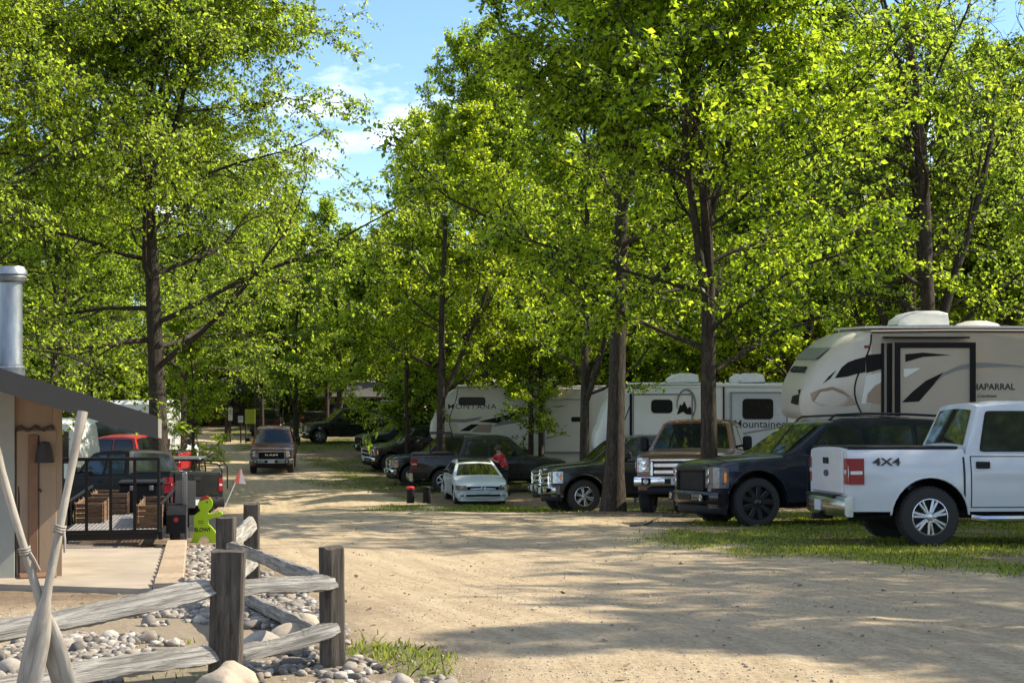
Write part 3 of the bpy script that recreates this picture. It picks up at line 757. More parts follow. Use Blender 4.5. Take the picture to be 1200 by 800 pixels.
cd = bpy.data.cameras.new('camera'); cam = bpy.data.objects.new('camera', cd); COL.objects.link(cam); scene.camera = cam
cd.sensor_width = 36; cd.lens = 36*F/1200; cd.clip_end = 5000; cd.clip_start = 0.1
cam.location = (0, 0, 0); cam.rotation_euler = (R(90), 0, 0); cd.shift_y = (HY-400)/1200
scene.cycles.diffuse_bounces = 6; scene.cycles.transmission_bounces = 8; scene.cycles.max_bounces = 10
scene.view_settings.view_transform = 'Standard'; scene.view_settings.look = 'None'; scene.view_settings.exposure = 0.90; scene.view_settings.gamma = 1.0

# ------------------------------------------------------------------ ground masks
def inpoly(x, y, poly):
    ins = np.zeros(np.shape(x), bool); n = len(poly); j = n-1
    for i in range(n):
        xi, yi = poly[i]; xj, yj = poly[j]
        c = ((yi > y) != (yj > y)) & (x < (xj-xi)*(y-yi)/((yj-yi) or 1e-9)+xi); ins ^= c; j = i
    return ins
def segdist(x, y, poly):
    d = np.full(np.shape(x), 1e9); n = len(poly)
    for i in range(n):
        x0, y0 = poly[i]; x1, y1 = poly[(i+1) % n]; dx, dy = x1-x0, y1-y0; L2 = dx*dx+dy*dy+1e-9
        t = np.clip(((x-x0)*dx+(y-y0)*dy)/L2, 0, 1); d = np.minimum(d, np.hypot(x-x0-t*dx, y-y0-t*dy))
    return d
def soft(x, y, poly, e):
    s = segdist(x, y, poly)*np.where(inpoly(x, y, poly), 1, -1); return sstep(-e, e, s)
def px_poly(pts): return [gp(a, b) for a, b in pts]
GRASS = [
    (px_poly([(748, 636), (800, 618), (930, 600), (1060, 596)]) + [(14, 27), (16, 16.5)] + px_poly([(1200, 676), (1080, 664), (960, 652), (850, 652)]), 0.6, 0.85),
    ([(-6.2, 57), (-1, 57.5), (-1, 62), (-7.5, 66), (-9.0, 62)], 0.8, 0.9),
    ([(-8.5, 68), (-3, 72), (-8, 79), (-11.5, 77)], 0.8, 0.85),
    ([(-15.5, 84), (-5, 84), (-6, 96), (-17.5, 97)], 1.0, 1.0),
    ([(-4.6, 43.5), (0.5, 37.5), (2.6, 37), (1.5, 46), (-0.5, 49.5), (-4.2, 49)], 0.6, 0.95),
    (px_poly([(405, 742), (470, 748), (530, 772), (515, 790), (430, 776), (400, 765)]), 0.12, 0.9),
    (px_poly([(320, 720), (375, 706), (400, 720), (385, 745), (330, 735)]), 0.12, 0.55),
    (px_poly([(100, 760), (240, 742), (262, 790), (110, 800)]), 0.15, 0.35),
]
ROADL = px_poly([(560, 800), (440, 715), (330, 672), (290, 640), (262, 600)]) + [(-11.3, 55), (-14.0, 69), (-21.5, 88), (-29, 100), (-50, 112)]
ROADR = [(-46, 122), (-26, 110), (-17.5, 99), (-12.5, 84), (-8.6, 69), (-5.6, 57), (-1.6, 45), (0.6, 36), (1.6, 29), (3.0, 23), (4.2, 18.6), (7.2, 15.5), (15, 13)]
ROAD = ROADL + ROADR + [(16, -10), (0.5, -10), (0.3, 6)]
GRAVEL = [gp(a, b) for a, b in [(214, 640), (262, 636), (300, 664), (345, 690), (400, 725), (420, 768), (545, 800)]] + [(-0.3, 6.0), (-3.2, 6.0)] + [gp(a, b) for a, b in [(60, 730), (215, 705)]]
CL = [(3.2, 0), (2.6, 10), (0.6, 16), (-1.7, 25), (-4.6, 38), (-8.2, 57), (-11.3, 69), (-19.3, 98), (-34, 114)]
def clat(x, y): return x - np.interp(y, [c[1] for c in CL], [c[0] for c in CL])
def masks(x, y):
    wx = x+0.8*(fbm(x*0.9, y*0.9, 5)-0.47); wy = y+0.8*(fbm(x*0.9, y*0.9, 9)-0.47)
    road = soft(wx, wy, ROAD, 0.55)
    g = np.zeros_like(x)
    road = np.maximum(road, 0.8*sstep(0.2, -0.5, wx)*sstep(13, 11, wy)*sstep(3, 5, wy))
    for poly, e, a in GRASS: g = np.maximum(g, a*soft(wx, wy, poly, e))
    g = g*sstep(0.36, 0.60, 0.6*fbm(x*0.8, y*0.5, 31)+0.4*fbm(x*3.1, y*2.2, 35)+0.07)
    far = sstep(0.42, 0.60, fbm(x*0.25, y*0.2, 17))*(1-road)*0.75
    far = far*np.where((y > 26), 1, 0)*sstep(24, 34, y)
    g = np.maximum(g, far)
    gr = soft(x+0.1*(vn(x*6, y*6, 3)-.5), y, GRAVEL, 0.12)
    return road, g*(1-0.9*gr*0), gr
def grid(x0, x1, dx, y0, y1, dy):
    xs = np.arange(x0, x1+1e-6, dx); ys = np.arange(y0, y1+1e-6, dy); return xs, ys
xs = np.concatenate([[-900, -500, -260, -150, -90, -60, -45], np.arange(-34, -12, 0.5), np.arange(-12, 16, 0.11), np.arange(16, 40, 0.6), [45, 60, 90, 150, 260, 500, 900]])
ys = np.concatenate([[-60, -30, -15, -6, 0, 3, 5], np.arange(6, 30, 0.10), np.arange(30, 60, 0.22), np.arange(60, 130, 0.7), [135, 145, 160, 190, 240, 320, 450, 700, 1000, 1490]])
GX, GY_ = np.meshgrid(xs, ys); gxf, gyf = GX.ravel(), GY_.ravel()
road, grass, grav = masks(gxf, gyf)
lat = clat(gxf, gyf)
rut = -0.022*np.exp(-((np.abs(lat-0.2)-0.85)/0.28)**2)*road*sstep(6, 10, gyf)
und = (fbm(gxf*0.35, gyf*0.35, 2)-0.47)*0.10 + (fbm(gxf*2.2, gyf*2.2, 4)-0.47)*0.035*(1-0.4*road)
zz = gz(gxf, gyf)+rut+und*sstep(0, 8, gyf)
zz = zz - 0.04*grav
nx, ny = len(xs), len(ys); ii = np.arange(nx*ny).reshape(ny, nx)
Fq = np.stack([ii[:-1, :-1], ii[:-1, 1:], ii[1:, 1:], ii[1:, :-1]], -1).reshape(-1, 4)
m, nt, b = nodes('ground_soil')
def attr(nt, n):
    a = nt.nodes.new('ShaderNodeAttribute'); a.attribute_name = n; return a.outputs['Fac']
def mathn(nt, op, a, bb):
    n = nt.nodes.new('ShaderNodeMath'); n.operation = op
    for s, v in ((n.inputs[0], a), (n.inputs[1], bb)):
        if hasattr(v, 'is_output'): nt.links.new(v, s)
        else: s.default_value = v
    return n.outputs[0]
big = noise(nt, 0.35, 6, 0.6); mid = noise(nt, 2.2, 6, 0.7); fine = noise(nt, 22, 6, 0.75); grit = noise(nt, 75, 3, 0.8)
cx = nt.nodes.new('ShaderNodeCombineXYZ'); nt.links.new(mathn(nt, 'MULTIPLY', attr(nt, 'lat'), 5.0), cx.inputs[0]); nt.links.new(mathn(nt, 'MULTIPLY', attr(nt, 'along'), 0.35), cx.inputs[1])
trk = nt.nodes.new('ShaderNodeTexNoise'); trk.inputs['Scale'].default_value = 1.0; trk.inputs['Detail'].default_value = 5; trk.inputs['Roughness'].default_value = 0.7; nt.links.new(cx.outputs[0], trk.inputs[0])
dirt = ramp(nt, mid, [(0.25, (0.37, 0.28, 0.17)), (0.55, (0.49, 0.385, 0.245)), (0.8, (0.58, 0.47, 0.31))])
dirt = mixc(nt, 0.55, dirt, ramp(nt, trk.outputs[0], [(0.3, (0.30, 0.22, 0.135)), (0.5, (0.48, 0.375, 0.24)), (0.7, (0.62, 0.505, 0.335))]))
dirt = mixc(nt, 0.8, dirt, ramp(nt, fine, [(0.30, (0.48, 0.46, 0.43)), (0.5, (0.98, 0.98, 0.98)), (0.72, (1.2, 1.2, 1.18))]), 'MULTIPLY')
dirt = mixc(nt, ramp(nt, grit, [(0.28, 0.8), (0.42, 0.0)]), dirt, (0.16, 0.12, 0.085))
soil = ramp(nt, mid, [(0.25, (0.13, 0.095, 0.065)), (0.5, (0.23, 0.17, 0.115)), (0.75, (0.33, 0.25, 0.17))])
soil = mixc(nt, 0.9, soil, ramp(nt, fine, [(0.28, (0.45, 0.42, 0.4)), (0.5, (1, 1, 1)), (0.75, (1.25, 1.2, 1.1))]), 'MULTIPLY')
turf = ramp(nt, fine, [(0.25, (0.075, 0.085, 0.022)), (0.55, (0.13, 0.155, 0.035)), (0.8, (0.22, 0.20, 0.08))])
col = mixc(nt, attr(nt, 'road'), soil, dirt)
gfac = mathn(nt, 'MULTIPLY', attr(nt, 'grass'), ramp(nt, mid, [(0.25, 0.55), (0.55, 1.0)]))
col = mixc(nt, gfac, col, turf)
col = mixc(nt, mathn(nt, 'MULTIPLY', attr(nt, 'gravelbed'), 0.6), col, (0.24, 0.20, 0.15))
nt.links.new(col, b.inputs['Base Color']); b.inputs['Roughness'].default_value = 0.95; b.inputs['Specular IOR Level'].default_value = 0.12
hsum = mathn(nt, 'ADD', mathn(nt, 'MULTIPLY', fine, 0.5), mathn(nt, 'ADD', mathn(nt, 'MULTIPLY', grit, 0.25), mathn(nt, 'MULTIPLY', trk.outputs[0], 0.35)))
bump(nt, b, hsum, 0.95, 0.06)
M['soil'] = m
gme = npmesh('ground', np.stack([gxf, gyf, zz], 1), Fq, m, True)
for nm, v in (('road', road), ('grass', grass), ('gravelbed', grav), ('lat', lat), ('along', gyf)):
    gme.attributes.new(nm, 'FLOAT', 'POINT').data.foreach_set('value', v.astype(np.float32))
tag(link('ground', gme), kind='structure')
def gsurf(x, y):
    x = np.asarray(x, float); y = np.asarray(y, float)
    r_, g_, v_ = masks(x, y); l_ = clat(x, y)
    z = gz(x, y)-0.022*np.exp(-((np.abs(l_-0.2)-0.85)/0.28)**2)*r_*sstep(6, 10, y)
    z = z+((fbm(x*0.35, y*0.35, 2)-0.47)*0.10+(fbm(x*2.2, y*2.2, 4)-0.47)*0.035*(1-0.4*r_))*sstep(0, 8, y)
    return z-0.04*v_

# ------------------------------------------------------------------ grass blades
rs = np.random.RandomState(5)
def scatter_grass(n, x0, x1, y0, y1, power=1.0):
    x = rs.uniform(x0, x1, n); y = y0+(y1-y0)*rs.rand(n)**power
    _, g, _ = masks(x, y); k = rs.rand(n) < g**1.3; return x[k], y[k]
bx, by = [np.concatenate(a) for a in zip(scatter_grass(190000, 1.5, 15, 15.5, 32, 1.2), scatter_grass(9000, -3.2, -0.2, 7.5, 11.5), scatter_grass(60000, -17, 2, 41, 98), scatter_grass(30000, -2, 14, 30, 50))]
N = len(bx); bz = gsurf(bx, by); hgt = rs.uniform(0.015, 0.058, N)*(0.6+0.8*vn(bx*1.7, by*1.7, 8))*np.where(by > 40, 1.5, 1)
an = rs.uniform(0, 6.28, N); wd = rs.uniform(0.003, 0.007, N)*np.where(by > 40, 3, 1.5); ln = rs.normal(0, 0.5, (N, 2))*hgt[:, None]
dx, dy = np.cos(an)*wd, np.sin(an)*wd
V = np.stack([np.stack([bx-dx, by-dy, bz-0.01], 1), np.stack([bx+dx, by+dy, bz-0.01], 1), np.stack([bx+ln[:, 0]*.5+dx*.6, by+ln[:, 1]*.5+dy*.6, bz+hgt*0.6], 1), np.stack([bx+ln[:, 0], by+ln[:, 1], bz+hgt], 1)], 1).reshape(-1, 3)
M['grass'] = leaf_mat('grass_blades', (0.13, 0.165, 0.03), (0.21, 0.24, 0.03))
tag(link('grass', npmesh('grass', V, np.arange(N*4).reshape(-1, 4), M['grass'])), 'short patchy lawn grass growing beside the dirt road', 'grass', kind='stuff')

# ------------------------------------------------------------------ stones
import bmesh
def ico(sub):
    bm = bmesh.new(); bmesh.ops.create_icosphere(bm, subdivisions=sub, radius=1); v = np.array([tuple(q.co) for q in bm.verts]); f = np.array([[q.index for q in p.verts] for p in bm.faces]); bm.free(); return v, f
IV, IF = ico(2); IV1, IF1 = ico(1)
def stone_mat(name, stops):
    m, nt, b = nodes(name); geo = nt.nodes.new('ShaderNodeNewGeometry')
    n = noise(nt, 14, 5, 0.7); c = ramp(nt, geo.outputs['Random Per Island'], stops)
    c = mixc(nt, 0.7, c, ramp(nt, n, [(0.3, (0.6, 0.6, 0.6)), (0.7, (1.15, 1.12, 1.08))]), 'MULTIPLY'); nt.links.new(c, b.inputs['Base Color'])
    b.inputs['Roughness'].default_value = 0.85; b.inputs['Specular IOR Level'].default_value = 0.25; bump(nt, b, n, 0.35, 0.02); return m
M['cobble'] = stone_mat('river_stone', [(0, (0.07, 0.063, 0.056)), (0.25, (0.19, 0.17, 0.145)), (0.5, (0.32, 0.29, 0.245)), (0.75, (0.23, 0.185, 0.14)), (1.0, (0.50, 0.47, 0.41))])
M['boulder'] = stone_mat('boulder_stone', [(0, (0.36, 0.29, 0.20)), (1, (0.42, 0.35, 0.26))])
M['grit'] = stone_mat('road_grit', [(0, (0.14, 0.11, 0.085)), (0.4, (0.32, 0.26, 0.19)), (1.0, (0.50, 0.42, 0.33))])
def stones(x, y, r, base, faces, sink=0.25, seed=1):
    rs = np.random.RandomState(seed); n = len(x); z = gsurf(x, y)
    sc = np.stack([r*rs.uniform(0.8, 1.4, n), r*rs.uniform(0.7, 1.1, n), r*rs.uniform(0.45, 0.8, n)], 1)
    a = rs.uniform(0, 6.28, n); ti = rs.normal(0, 0.25, n)
    v = base[None]*(1+0.13*np.sin(base[None, :, 0]*3+a[:, None]*3)[..., None]+0.12*np.sin(base[None, :, 1]*4+a[:, None]*7)[..., None]+0.10*np.sin(base[None, :, 2]*5+a[:, None]*5)[..., None])
    v = v*sc[:, None, :]
    c, s = np.cos(ti)[:, None], np.sin(ti)[:, None]; v = np.stack([v[..., 0]*c-v[..., 2]*s, v[..., 1], v[..., 0]*s+v[..., 2]*c], -1)
    c, s = np.cos(a)[:, None], np.sin(a)[:, None]; v = np.stack([v[..., 0]*c-v[..., 1]*s, v[..., 0]*s+v[..., 1]*c, v[..., 2]], -1)
    v += np.stack([x, y, z+sc[:, 2]*(1-2*sink)], 1)[:, None, :]
    return v.reshape(-1, 3), (faces[None]+np.arange(n)[:, None, None]*len(base)).reshape(-1, 3)
def in_gravel(n, x0, x1, y0, y1):
    x = rs.uniform(x0, x1, n); y = rs.uniform(y0, y1, n); _, _, g = masks(x, y); k = g > 0.5; return x[k], y[k]
x1, y1 = in_gravel(62000, -6, 0.3, 6.2, 22)
keep = (fbm(x1*1.5, y1*1.5, 77) > 0.36) | (y1 > 12); x1, y1 = x1[keep], y1[keep]
r1 = rs.uniform(0.012, 0.040, len(x1))*np.where(rs.rand(len(x1)) < 0.06, 1.7, 1)
v, f = stones(x1, y1, r1, IV, IF, 0.25, 3)
tag(link('gravel_bed', npmesh('gravel_bed', v, f, M['cobble'], True)), 'grey and tan river stones spread along the rail fence', 'gravel', kind='stuff')
n2 = 2600; x2 = rs.uniform(-3, 12, n2); y2 = 7+22*rs.rand(n2)**1.4; k = (masks(x2, y2)[0] > 0.4) & (fbm(x2*0.8, y2*0.8, 55) > 0.40); x2, y2 = x2[k], y2[k]
v, f = stones(x2, y2, rs.uniform(0.005, 0.016, len(x2))*np.where(rs.rand(len(x2)) < .03, 2.0, 1), IV1, IF1, 0.3, 4)
tag(link('road_grit', npmesh('road_grit', v, f, M['grit'], True)), 'loose pebbles and crumbs of bark on the dirt road', 'pebbles', kind='stuff')
n3 = 26000; x3 = rs.uniform(-4, 8, n3); y3 = 6.5+12*rs.rand(n3)**1.6; k = (masks(x3, y3)[0] > 0.3) & (fbm(x3*0.7, y3*0.7, 61) > 0.42+0.12*rs.rand(n3)); x3, y3 = x3[k], y3[k]
v, f = stones(x3, y3, rs.uniform(0.003, 0.0085, len(x3)), IV1, IF1, 0.25, 6)
M['sand'] = stone_mat('road_sand', [(0, (0.28, 0.22, 0.16)), (0.5, (0.46, 0.37, 0.27)), (1.0, (0.62, 0.53, 0.42))])
tag(link('fine_gravel', npmesh('fine_gravel', v, f, M['sand'], True)), 'fine tan gravel loose on the road surface', 'gravel', kind='stuff')
# loose rocks one can tell apart
IV3, IF3 = ico(3)
def rock(px, py, rx, rz_, seed, label, m='boulder', name='rock', Y=None):
    x, y = gp(px, py) if Y is None else (at(px, Y), Y)
    q = np.random.RandomState(seed); d = IV3.copy(); 
    for k in range(5):
        ax = q.normal(size=3); ax /= np.linalg.norm(ax); d = d*(1+0.09*np.sin(d@ax*q.uniform(2, 5)+q.uniform(0, 6)))[:, None]
    d *= [rx, rx*0.8, rz_]; d[:, 2] += rz_*0.35
    o = link(name, npmesh(name, d, IF3, M[m], True)); o.location = (x, y, float(gsurf(x, y))); o.rotation_euler.z = q.uniform(0, 3)
    return tag(o, label, 'rock')
rock(268, 822, 0.175, 0.14, 1, 'large rounded tan boulder at the bottom below the thick fence post', Y=8.15)
rock(338, 752, 0.17, 0.12, 2, 'pale flat boulder between the two front fence posts')
rock(306, 757, 0.14, 0.09, 3, 'grey boulder just right of the thick leaning fence post', 'cobble')
rock(470, 802, 0.085, 0.07, 4, 'dark angular stone at the right tip of the gravel bed', 'cobble')
rock(358, 733, 0.12, 0.10, 5, 'smaller pale boulder behind the flat boulder by the fence')

# dry leaves and twigs lying on the grass, the verge and the road edge
rs = np.random.RandomState(77)
lx = rs.uniform(-4, 14, 9000); ly = 8+34*rs.rand(9000)**1.3; r_, g_, v_ = masks(lx, ly)
k = rs.rand(9000) < np.clip(0.05+0.75*(1-r_)*0.8+0.35*g_, 0, 1)*np.where(v_ > 0.5, 0.25, 1); lx, ly = lx[k], ly[k]; N = len(lx); lz = gsurf(lx, ly)+0.008
sz_ = rs.uniform(0.015, 0.055, N); a_ = rs.uniform(0, 6.28, N); ex_ = np.stack([np.cos(a_), np.sin(a_), rs.normal(0, .25, N)], 1)*sz_[:, None]; ey_ = np.stack([-np.sin(a_), np.cos(a_), rs.normal(0, .25, N)], 1)*(sz_*rs.choice([0.08, 0.4, 0.5], N))[:, None]
C_ = np.stack([lx, ly, lz], 1); V = np.stack([C_-ex_, C_+ey_+[0, 0, .006], C_+ex_, C_-ey_+[0, 0, .006]], 1).reshape(-1, 3)
M['litter'] = stone_mat('dry_leaf', [(0, (0.10, 0.065, 0.035)), (0.5, (0.22, 0.15, 0.085)), (1.0, (0.36, 0.27, 0.16))])
tag(link('leaf_litter', npmesh('leaf_litter', V, np.arange(N*4).reshape(-1, 4), M['litter'])), 'dry brown leaves and twigs scattered over the verge', 'leaf litter', kind='stuff')
# ------------------------------------------------------------------ foreground : fence, paddles, shed, slab, child sign
M['old_wood'] = wood('weathered_rail', (0.20, 0.182, 0.155), (0.47, 0.445, 0.395), stretch=(0.5, 9, 9), scale=5, bmp=1.0, crack=0.15)
M['post_wood'] = wood('dark_post_wood', (0.065, 0.054, 0.042), (0.15, 0.128, 0.104), stretch=(7, 7, 0.7), scale=4, bmp=0.9)
M['paddle_wood'] = wood('grey_paddle_wood', (0.27, 0.235, 0.185), (0.46, 0.41, 0.335), stretch=(5, 5, 0.8), scale=4, bmp=0.35, crack=0.6)
fence = thing('rail_fence', 'weathered split rail fence with dark posts and pale grey rails beside the gravel', 'fence', (0, 0, 0))
def post(px, Y, w_, d_, ptop, rot, lean=0.0):
    x = at(px, Y); z0 = gzf(x, Y)-0.15; z1 = (HY-ptop)/F*Y; b = MB(); loops = []; n = 9; q = random.Random(int(px))
    for i in range(n):
        t = i/(n-1); z = z0+(z1-z0)*t; ww = w_/2*(1+0.03*q.uniform(-1, 1)); dd = d_/2*(1+0.03*q.uniform(-1, 1)); ox = lean*(z-z0)
        c = 0.012; lo = []
        for (a, bb) in ((-ww+c, -dd), (-ww*.3, -dd-0.004), (ww*.35, -dd+0.003), (ww-c, -dd), (ww, -dd+c), (ww+.003, 0), (ww, dd-c), (ww-c, dd), (0, dd+.003), (-ww+c, dd), (-ww, dd-c), (-ww-.003, 0), (-ww, -dd+c)):
            cr, sr = math.cos(rot), math.sin(rot); zt = z+(q.uniform(-0.008, 0.008) if i == n-1 else 0)
            lo.append((x+ox+a*cr-bb*sr, Y+a*sr+bb*cr, zt))
        loops.append(lo)
    b.loft(loops, True); return b.build('post', M['post_wood'], fence, sharp=40)
def rail(p0, p1, h, d_, seed, ends=1.0):
    # split rail: rough triangular section with a flat lit face
    p0, p1 = Vector(p0), Vector(p1); L = (p1-p0).length; ex = (p1-p0).normalized(); q = random.Random(seed)
    loops = []; n = 44
    sec = [(-0.52, -0.40), (-0.43, -0.12), (-0.22, 0.20), (0.08, 0.50), (0.40, 0.50), (0.52, 0.1), (0.45, -0.38), (0.0, -0.52), (-0.34, -0.50)]
    ph = [q.uniform(0, 6) for _ in sec]
    for i in range(n):
        t = i/(n-1); taper = 1-0.35*ends*max(0, abs(t-0.5)*2-0.86)/0.14
        loops.append([(L*t+q.uniform(-.01, .01)*(1 if i in (0, n-1) else 0), a*d_*taper*(1+0.07*math.sin(ph[k]+t*7))+0.006*math.sin(t*5+seed), c*h*taper*(1+0.09*math.sin(ph[k]*2+t*9)+0.085*q.uniform(-1, 1))+0.008*math.sin(t*6+seed*2)+0.012*float(vn(t*9+k*3.1, seed*7.7, 5)-0.5)) for k, (a, c) in enumerate(sec)])
    b = MB(); b.loft(loops); o = b.build('rail', M['old_wood'], fence, sharp=14)
    ey = Vector((0, 0, 1)).cross(ex).normalized(); ez = ex.cross(ey); mm = Matrix((ex, ey, ez)).transposed().to_4x4(); mm.translation = p0; o.matrix_world = mm; return o
post(263, 8.6, 0.185, 0.15, 645, 0.08, 0.03)
post(390, 9.0, 0.125, 0.14, 641, 0.45, -0.01)
post(265, 13.6, 0.165, 0.15, 606, 0.0)
post(295, 15.3, 0.16, 0.15, 590, 0.1)
post(-60, 7.6, 0.16, 0.15, 690, 0.1)
rail(P(-70, 752, 7.7), P(252, 690, 8.55), 0.108, 0.085, 1)
rail(P(-70, 815, 7.65), P(258, 764, 8.55), 0.108, 0.085, 2)
rail(P(276, 690, 8.66), P(394, 681, 8.93), 0.09, 0.075, 3)
rail(P(276, 768, 8.66), P(396, 737, 8.93), 0.09, 0.075, 4)
rail(P(386, 681, 9.1), P(268, 640, 13.55), 0.11, 0.09, 5)
rail(P(386, 748, 9.1), P(268, 690, 13.55), 0.11, 0.09, 6)
rail(P(268, 638, 13.7), P(297, 612, 15.25), 0.14, 0.09, 7)
rail(P(270, 679, 13.7), P(299, 655, 15.25), 0.14, 0.09, 8)
# crossed paddles
def paddle(top, bot, w_, label, seed):
    t0, t1 = Vector(top), Vector(bot); L = (t0-t1).length; ez = (t0-t1).normalized(); ey = Vector((0, 1, 0.1)); ey = (ey-ez*ey.dot(ez)).normalized(); ex = ey.cross(ez)
    root = thing('paddle', label, 'paddle', t1)
    b = MB(); loops = []; BL = 0.62
    for t in np.linspace(0, 1, 22):
        z = L*t
        if z < BL: wx = 0.020+(w_/2-0.020)*math.sin(min(1, (BL-z)/(BL*0.42))*math.pi/2)**1.2; wx *= (1 if z > 0.05 else 0.8); th = 0.012+0.012*(z/BL)
        else: wx = 0.0205+0.004*math.sin(z*9+seed)*0.4; th = wx
        if z > L-0.10: wx = th = 0.027
        loops.append([(wx*math.cos(a), th*math.sin(a), z) for a in np.linspace(0, 2*math.pi, 15)[:-1]])
    b.loft(loops); b.build('shaft', M['paddle_wood'], root, sharp=60)
    b = MB()
    for k in range(3):
        zc = L*0.60+k*0.013; b.tube([(0.027*math.cos(a), 0.027*math.sin(a), zc+0.004*math.sin(a*2)) for a in np.linspace(0, 6.283, 13)], 0.0065, 6)
    b.tube([(0.03, -0.02, L*0.6), (0.045, -0.03, L*0.6-0.04), (0.055, -0.03, L*0.6-0.10)], 0.006, 6)
    b.build('rope_lashing', M['paddle_wood'], root)
    mm = Matrix((ex, ey, ez)).transposed().to_4x4(); mm.translation = t1; root.matrix_world = mm
paddle(P(97, 482, 7.55), P(26, 842, 7.25), 0.125, 'bare wooden paddle leaning right, its shaft in front of the crossing one', 1)
paddle(P(-8, 520, 7.40), P(88, 842, 7.36), 0.125, 'bare wooden paddle leaning left behind the other, its grip cut off by the photo edge', 2)

# shed ------------------------------------------------------------------
M['tan_wall'] = mat('tan_plywood', (0.27, 0.195, 0.13), 0.8, var=0.10, scale=3, bmp=0.15, stretch=(4, 4, 0.6))
M['grey_trim'] = mat('grey_green_trim', (0.27, 0.28, 0.25), 0.7, var=0.08)
M['fascia'] = mat('dark_fascia', (0.028, 0.026, 0.023), 0.7, var=0.1, scale=4)
M['shingle'] = mat('roof_shingle', (0.075, 0.07, 0.065), 0.9, var=0.35, scale=14, bmp=0.5)
M['cream'] = mat('cream_paint', (0.62, 0.55, 0.42), 0.7, var=0.08)
M['rust_brown'] = mat('brown_board', (0.17, 0.09, 0.05), 0.8, var=0.2)
M['foam'] = mat('dark_foam_edge', (0.05, 0.038, 0.025), 0.8, var=0.3)
Ys = 15.0; xc = at(71, Ys); zc_ = gzf(xc, Ys); rsh = R(22)
shed = thing('shed', 'tan shed with a dark sloping roof edge and a metal stovepipe', 'shed', (xc, Ys, zc_), rsh)
# local: x along the gable wall (corner at x=0, wall runs to -x), y into the building
# roof : corner under the eave end (185,500) ; slopes up to the left
inv = shed.matrix_world.inverted() if False else (Matrix.Translation((xc, Ys, zc_)) @ Matrix.Rotation(rsh, 4, 'Z')).inverted()
Yr = 13.9
e1 = inv @ P(184, 489, Yr); e0 = inv @ P(-110, 400, Yr-0.35)
slope = (e0.z-e1.z)/(e0.x-e1.x); yf = e1.y
def zr(x): return e1.z+slope*(x-e1.x)
def sl(x0, x1, y0, y1, t0, t1, nm, m, par=shed):
    b = MB(); vs = [(x, y, zr(x)+t) for x in (x0, x1) for y in (y0, y1) for t in (t0, t1)]
    b.add(vs, [[0, 1, 3, 2], [4, 6, 7, 5], [0, 4, 5, 1], [2, 3, 7, 6], [0, 2, 6, 4], [1, 5, 7, 3]], 0, False); return b.build(nm, m, par)
sl(e1.x, -3.4, yf+0.05, 4.9, -0.10, 0.0, 'roof', M['shingle'])
sl(e1.x+0.01, -3.4, yf, yf+0.045, -0.20, 0.012, 'fascia', M['fascia'])
sl(e1.x+0.012, e1.x+0.05, yf+0.047, 4.9, -0.185, -0.004, 'eave_board', M['cream'])
sl(e1.x-0.1, -3.4, yf+0.05, 4.9, -0.125, -0.103, 'soffit', M['tan_wall'])
def slab(x0, x1, y0, y1, nm):
    b = MB(); vs = [(x, y, z) for x in (x0, x1) for y in (y0, y1) for z in (-0.1, zr(x)-0.128)]
    b.add(vs, [[0, 1, 3, 2], [4, 6, 7, 5], [0, 4, 5, 1], [2, 3, 7, 6], [0, 2, 6, 4], [1, 5, 7, 3]], 0, False); b.build(nm, M['tan_wall'], shed)
slab(-3.4, 0, 0, 0.12, 'front_wall'); slab(-0.12, 0, 0.123, 4.1, 'side_wall'); slab(-3.4, 0, 4.103, 4.22, 'back_wall')
def wl(px):    # wall x for a photograph column
    d = Vector((px-600, F, 0)); n_ = Vector((math.sin(rsh), -math.cos(rsh), 0)); o_ = Vector((xc, Ys, 0)); k = o_.dot(n_)/d.dot(n_); p_ = d*k; return (inv @ Vector((p_.x, p_.y, 0))).x
def wz(px, py):
    d = Vector((px-600, F, HY-py)); n_ = Vector((math.sin(rsh), -math.cos(rsh), 0)); k = Vector((xc, Ys, 0)).dot(n_)/Vector((d.x, d.y, 0)).dot(n_); return (inv @ (d*k)).z
xl, xr_ = wl(19), wl(66); ztp = wz(40, 504)
b = MB(); b.box(((xl+xr_)/2, -0.018, ztp/2+0.02), (xr_-xl, 0.036, ztp-0.04), 0.008); dr = b.build('door', M['tan_wall'], shed)
b = MB(); pts = [(xl-0.012, -0.02, 0.1), (xl-0.012, -0.02, ztp-0.03)]+[(xl+(xr_-xl)*t, -0.025, ztp+0.02+0.02*math.sin(t*17)) for t in np.linspace(0.05, 0.95, 14)]
b.tube(pts, [0.012]*2+[0.016+0.008*math.sin(k*2.2) for k in range(14)], 7); b.build('seal', M['foam'], dr)
xm = (wl(33)+wl(44))/2; b = MB(); b.box((xm, -0.05, ztp/2), (wl(44)-wl(33), 0.03, ztp-0.08), 0.006); b.build('board', M['rust_brown'], dr)
b = MB(); b.box((wl(44.8), -0.04, ztp/2), (0.016, 0.012, ztp-0.1), 0.002); b.build('gap', M['foam'], dr)
b = MB(); zl_ = wz(50, 530); b.lathe([(0.0, 0.12), (0.05, 0.11), (0.075, 0.03), (0.09, -0.06), (0.10, -0.09), (0.0, -0.09)], 10, 'z', (wl(51), -0.12, zl_)); b.box((wl(51), -0.055, zl_+0.0), (0.1, 0.04, 0.2), 0.01); b.build('wall_lantern', M['fascia'], shed)
b = MB(); b.box((wl(7), -0.03, (zr(wl(7))-.16)/2), (0.16, 0.06, zr(wl(7))-.16), 0.006); b.build('corner_trim', M['grey_trim'], shed)
b = MB(); b.box((-0.03, -0.012, (zr(0)-.17)/2), (0.09, 0.024, zr(0)-.17), 0.006); b.build('corner_board', M['tan_wall'], shed)
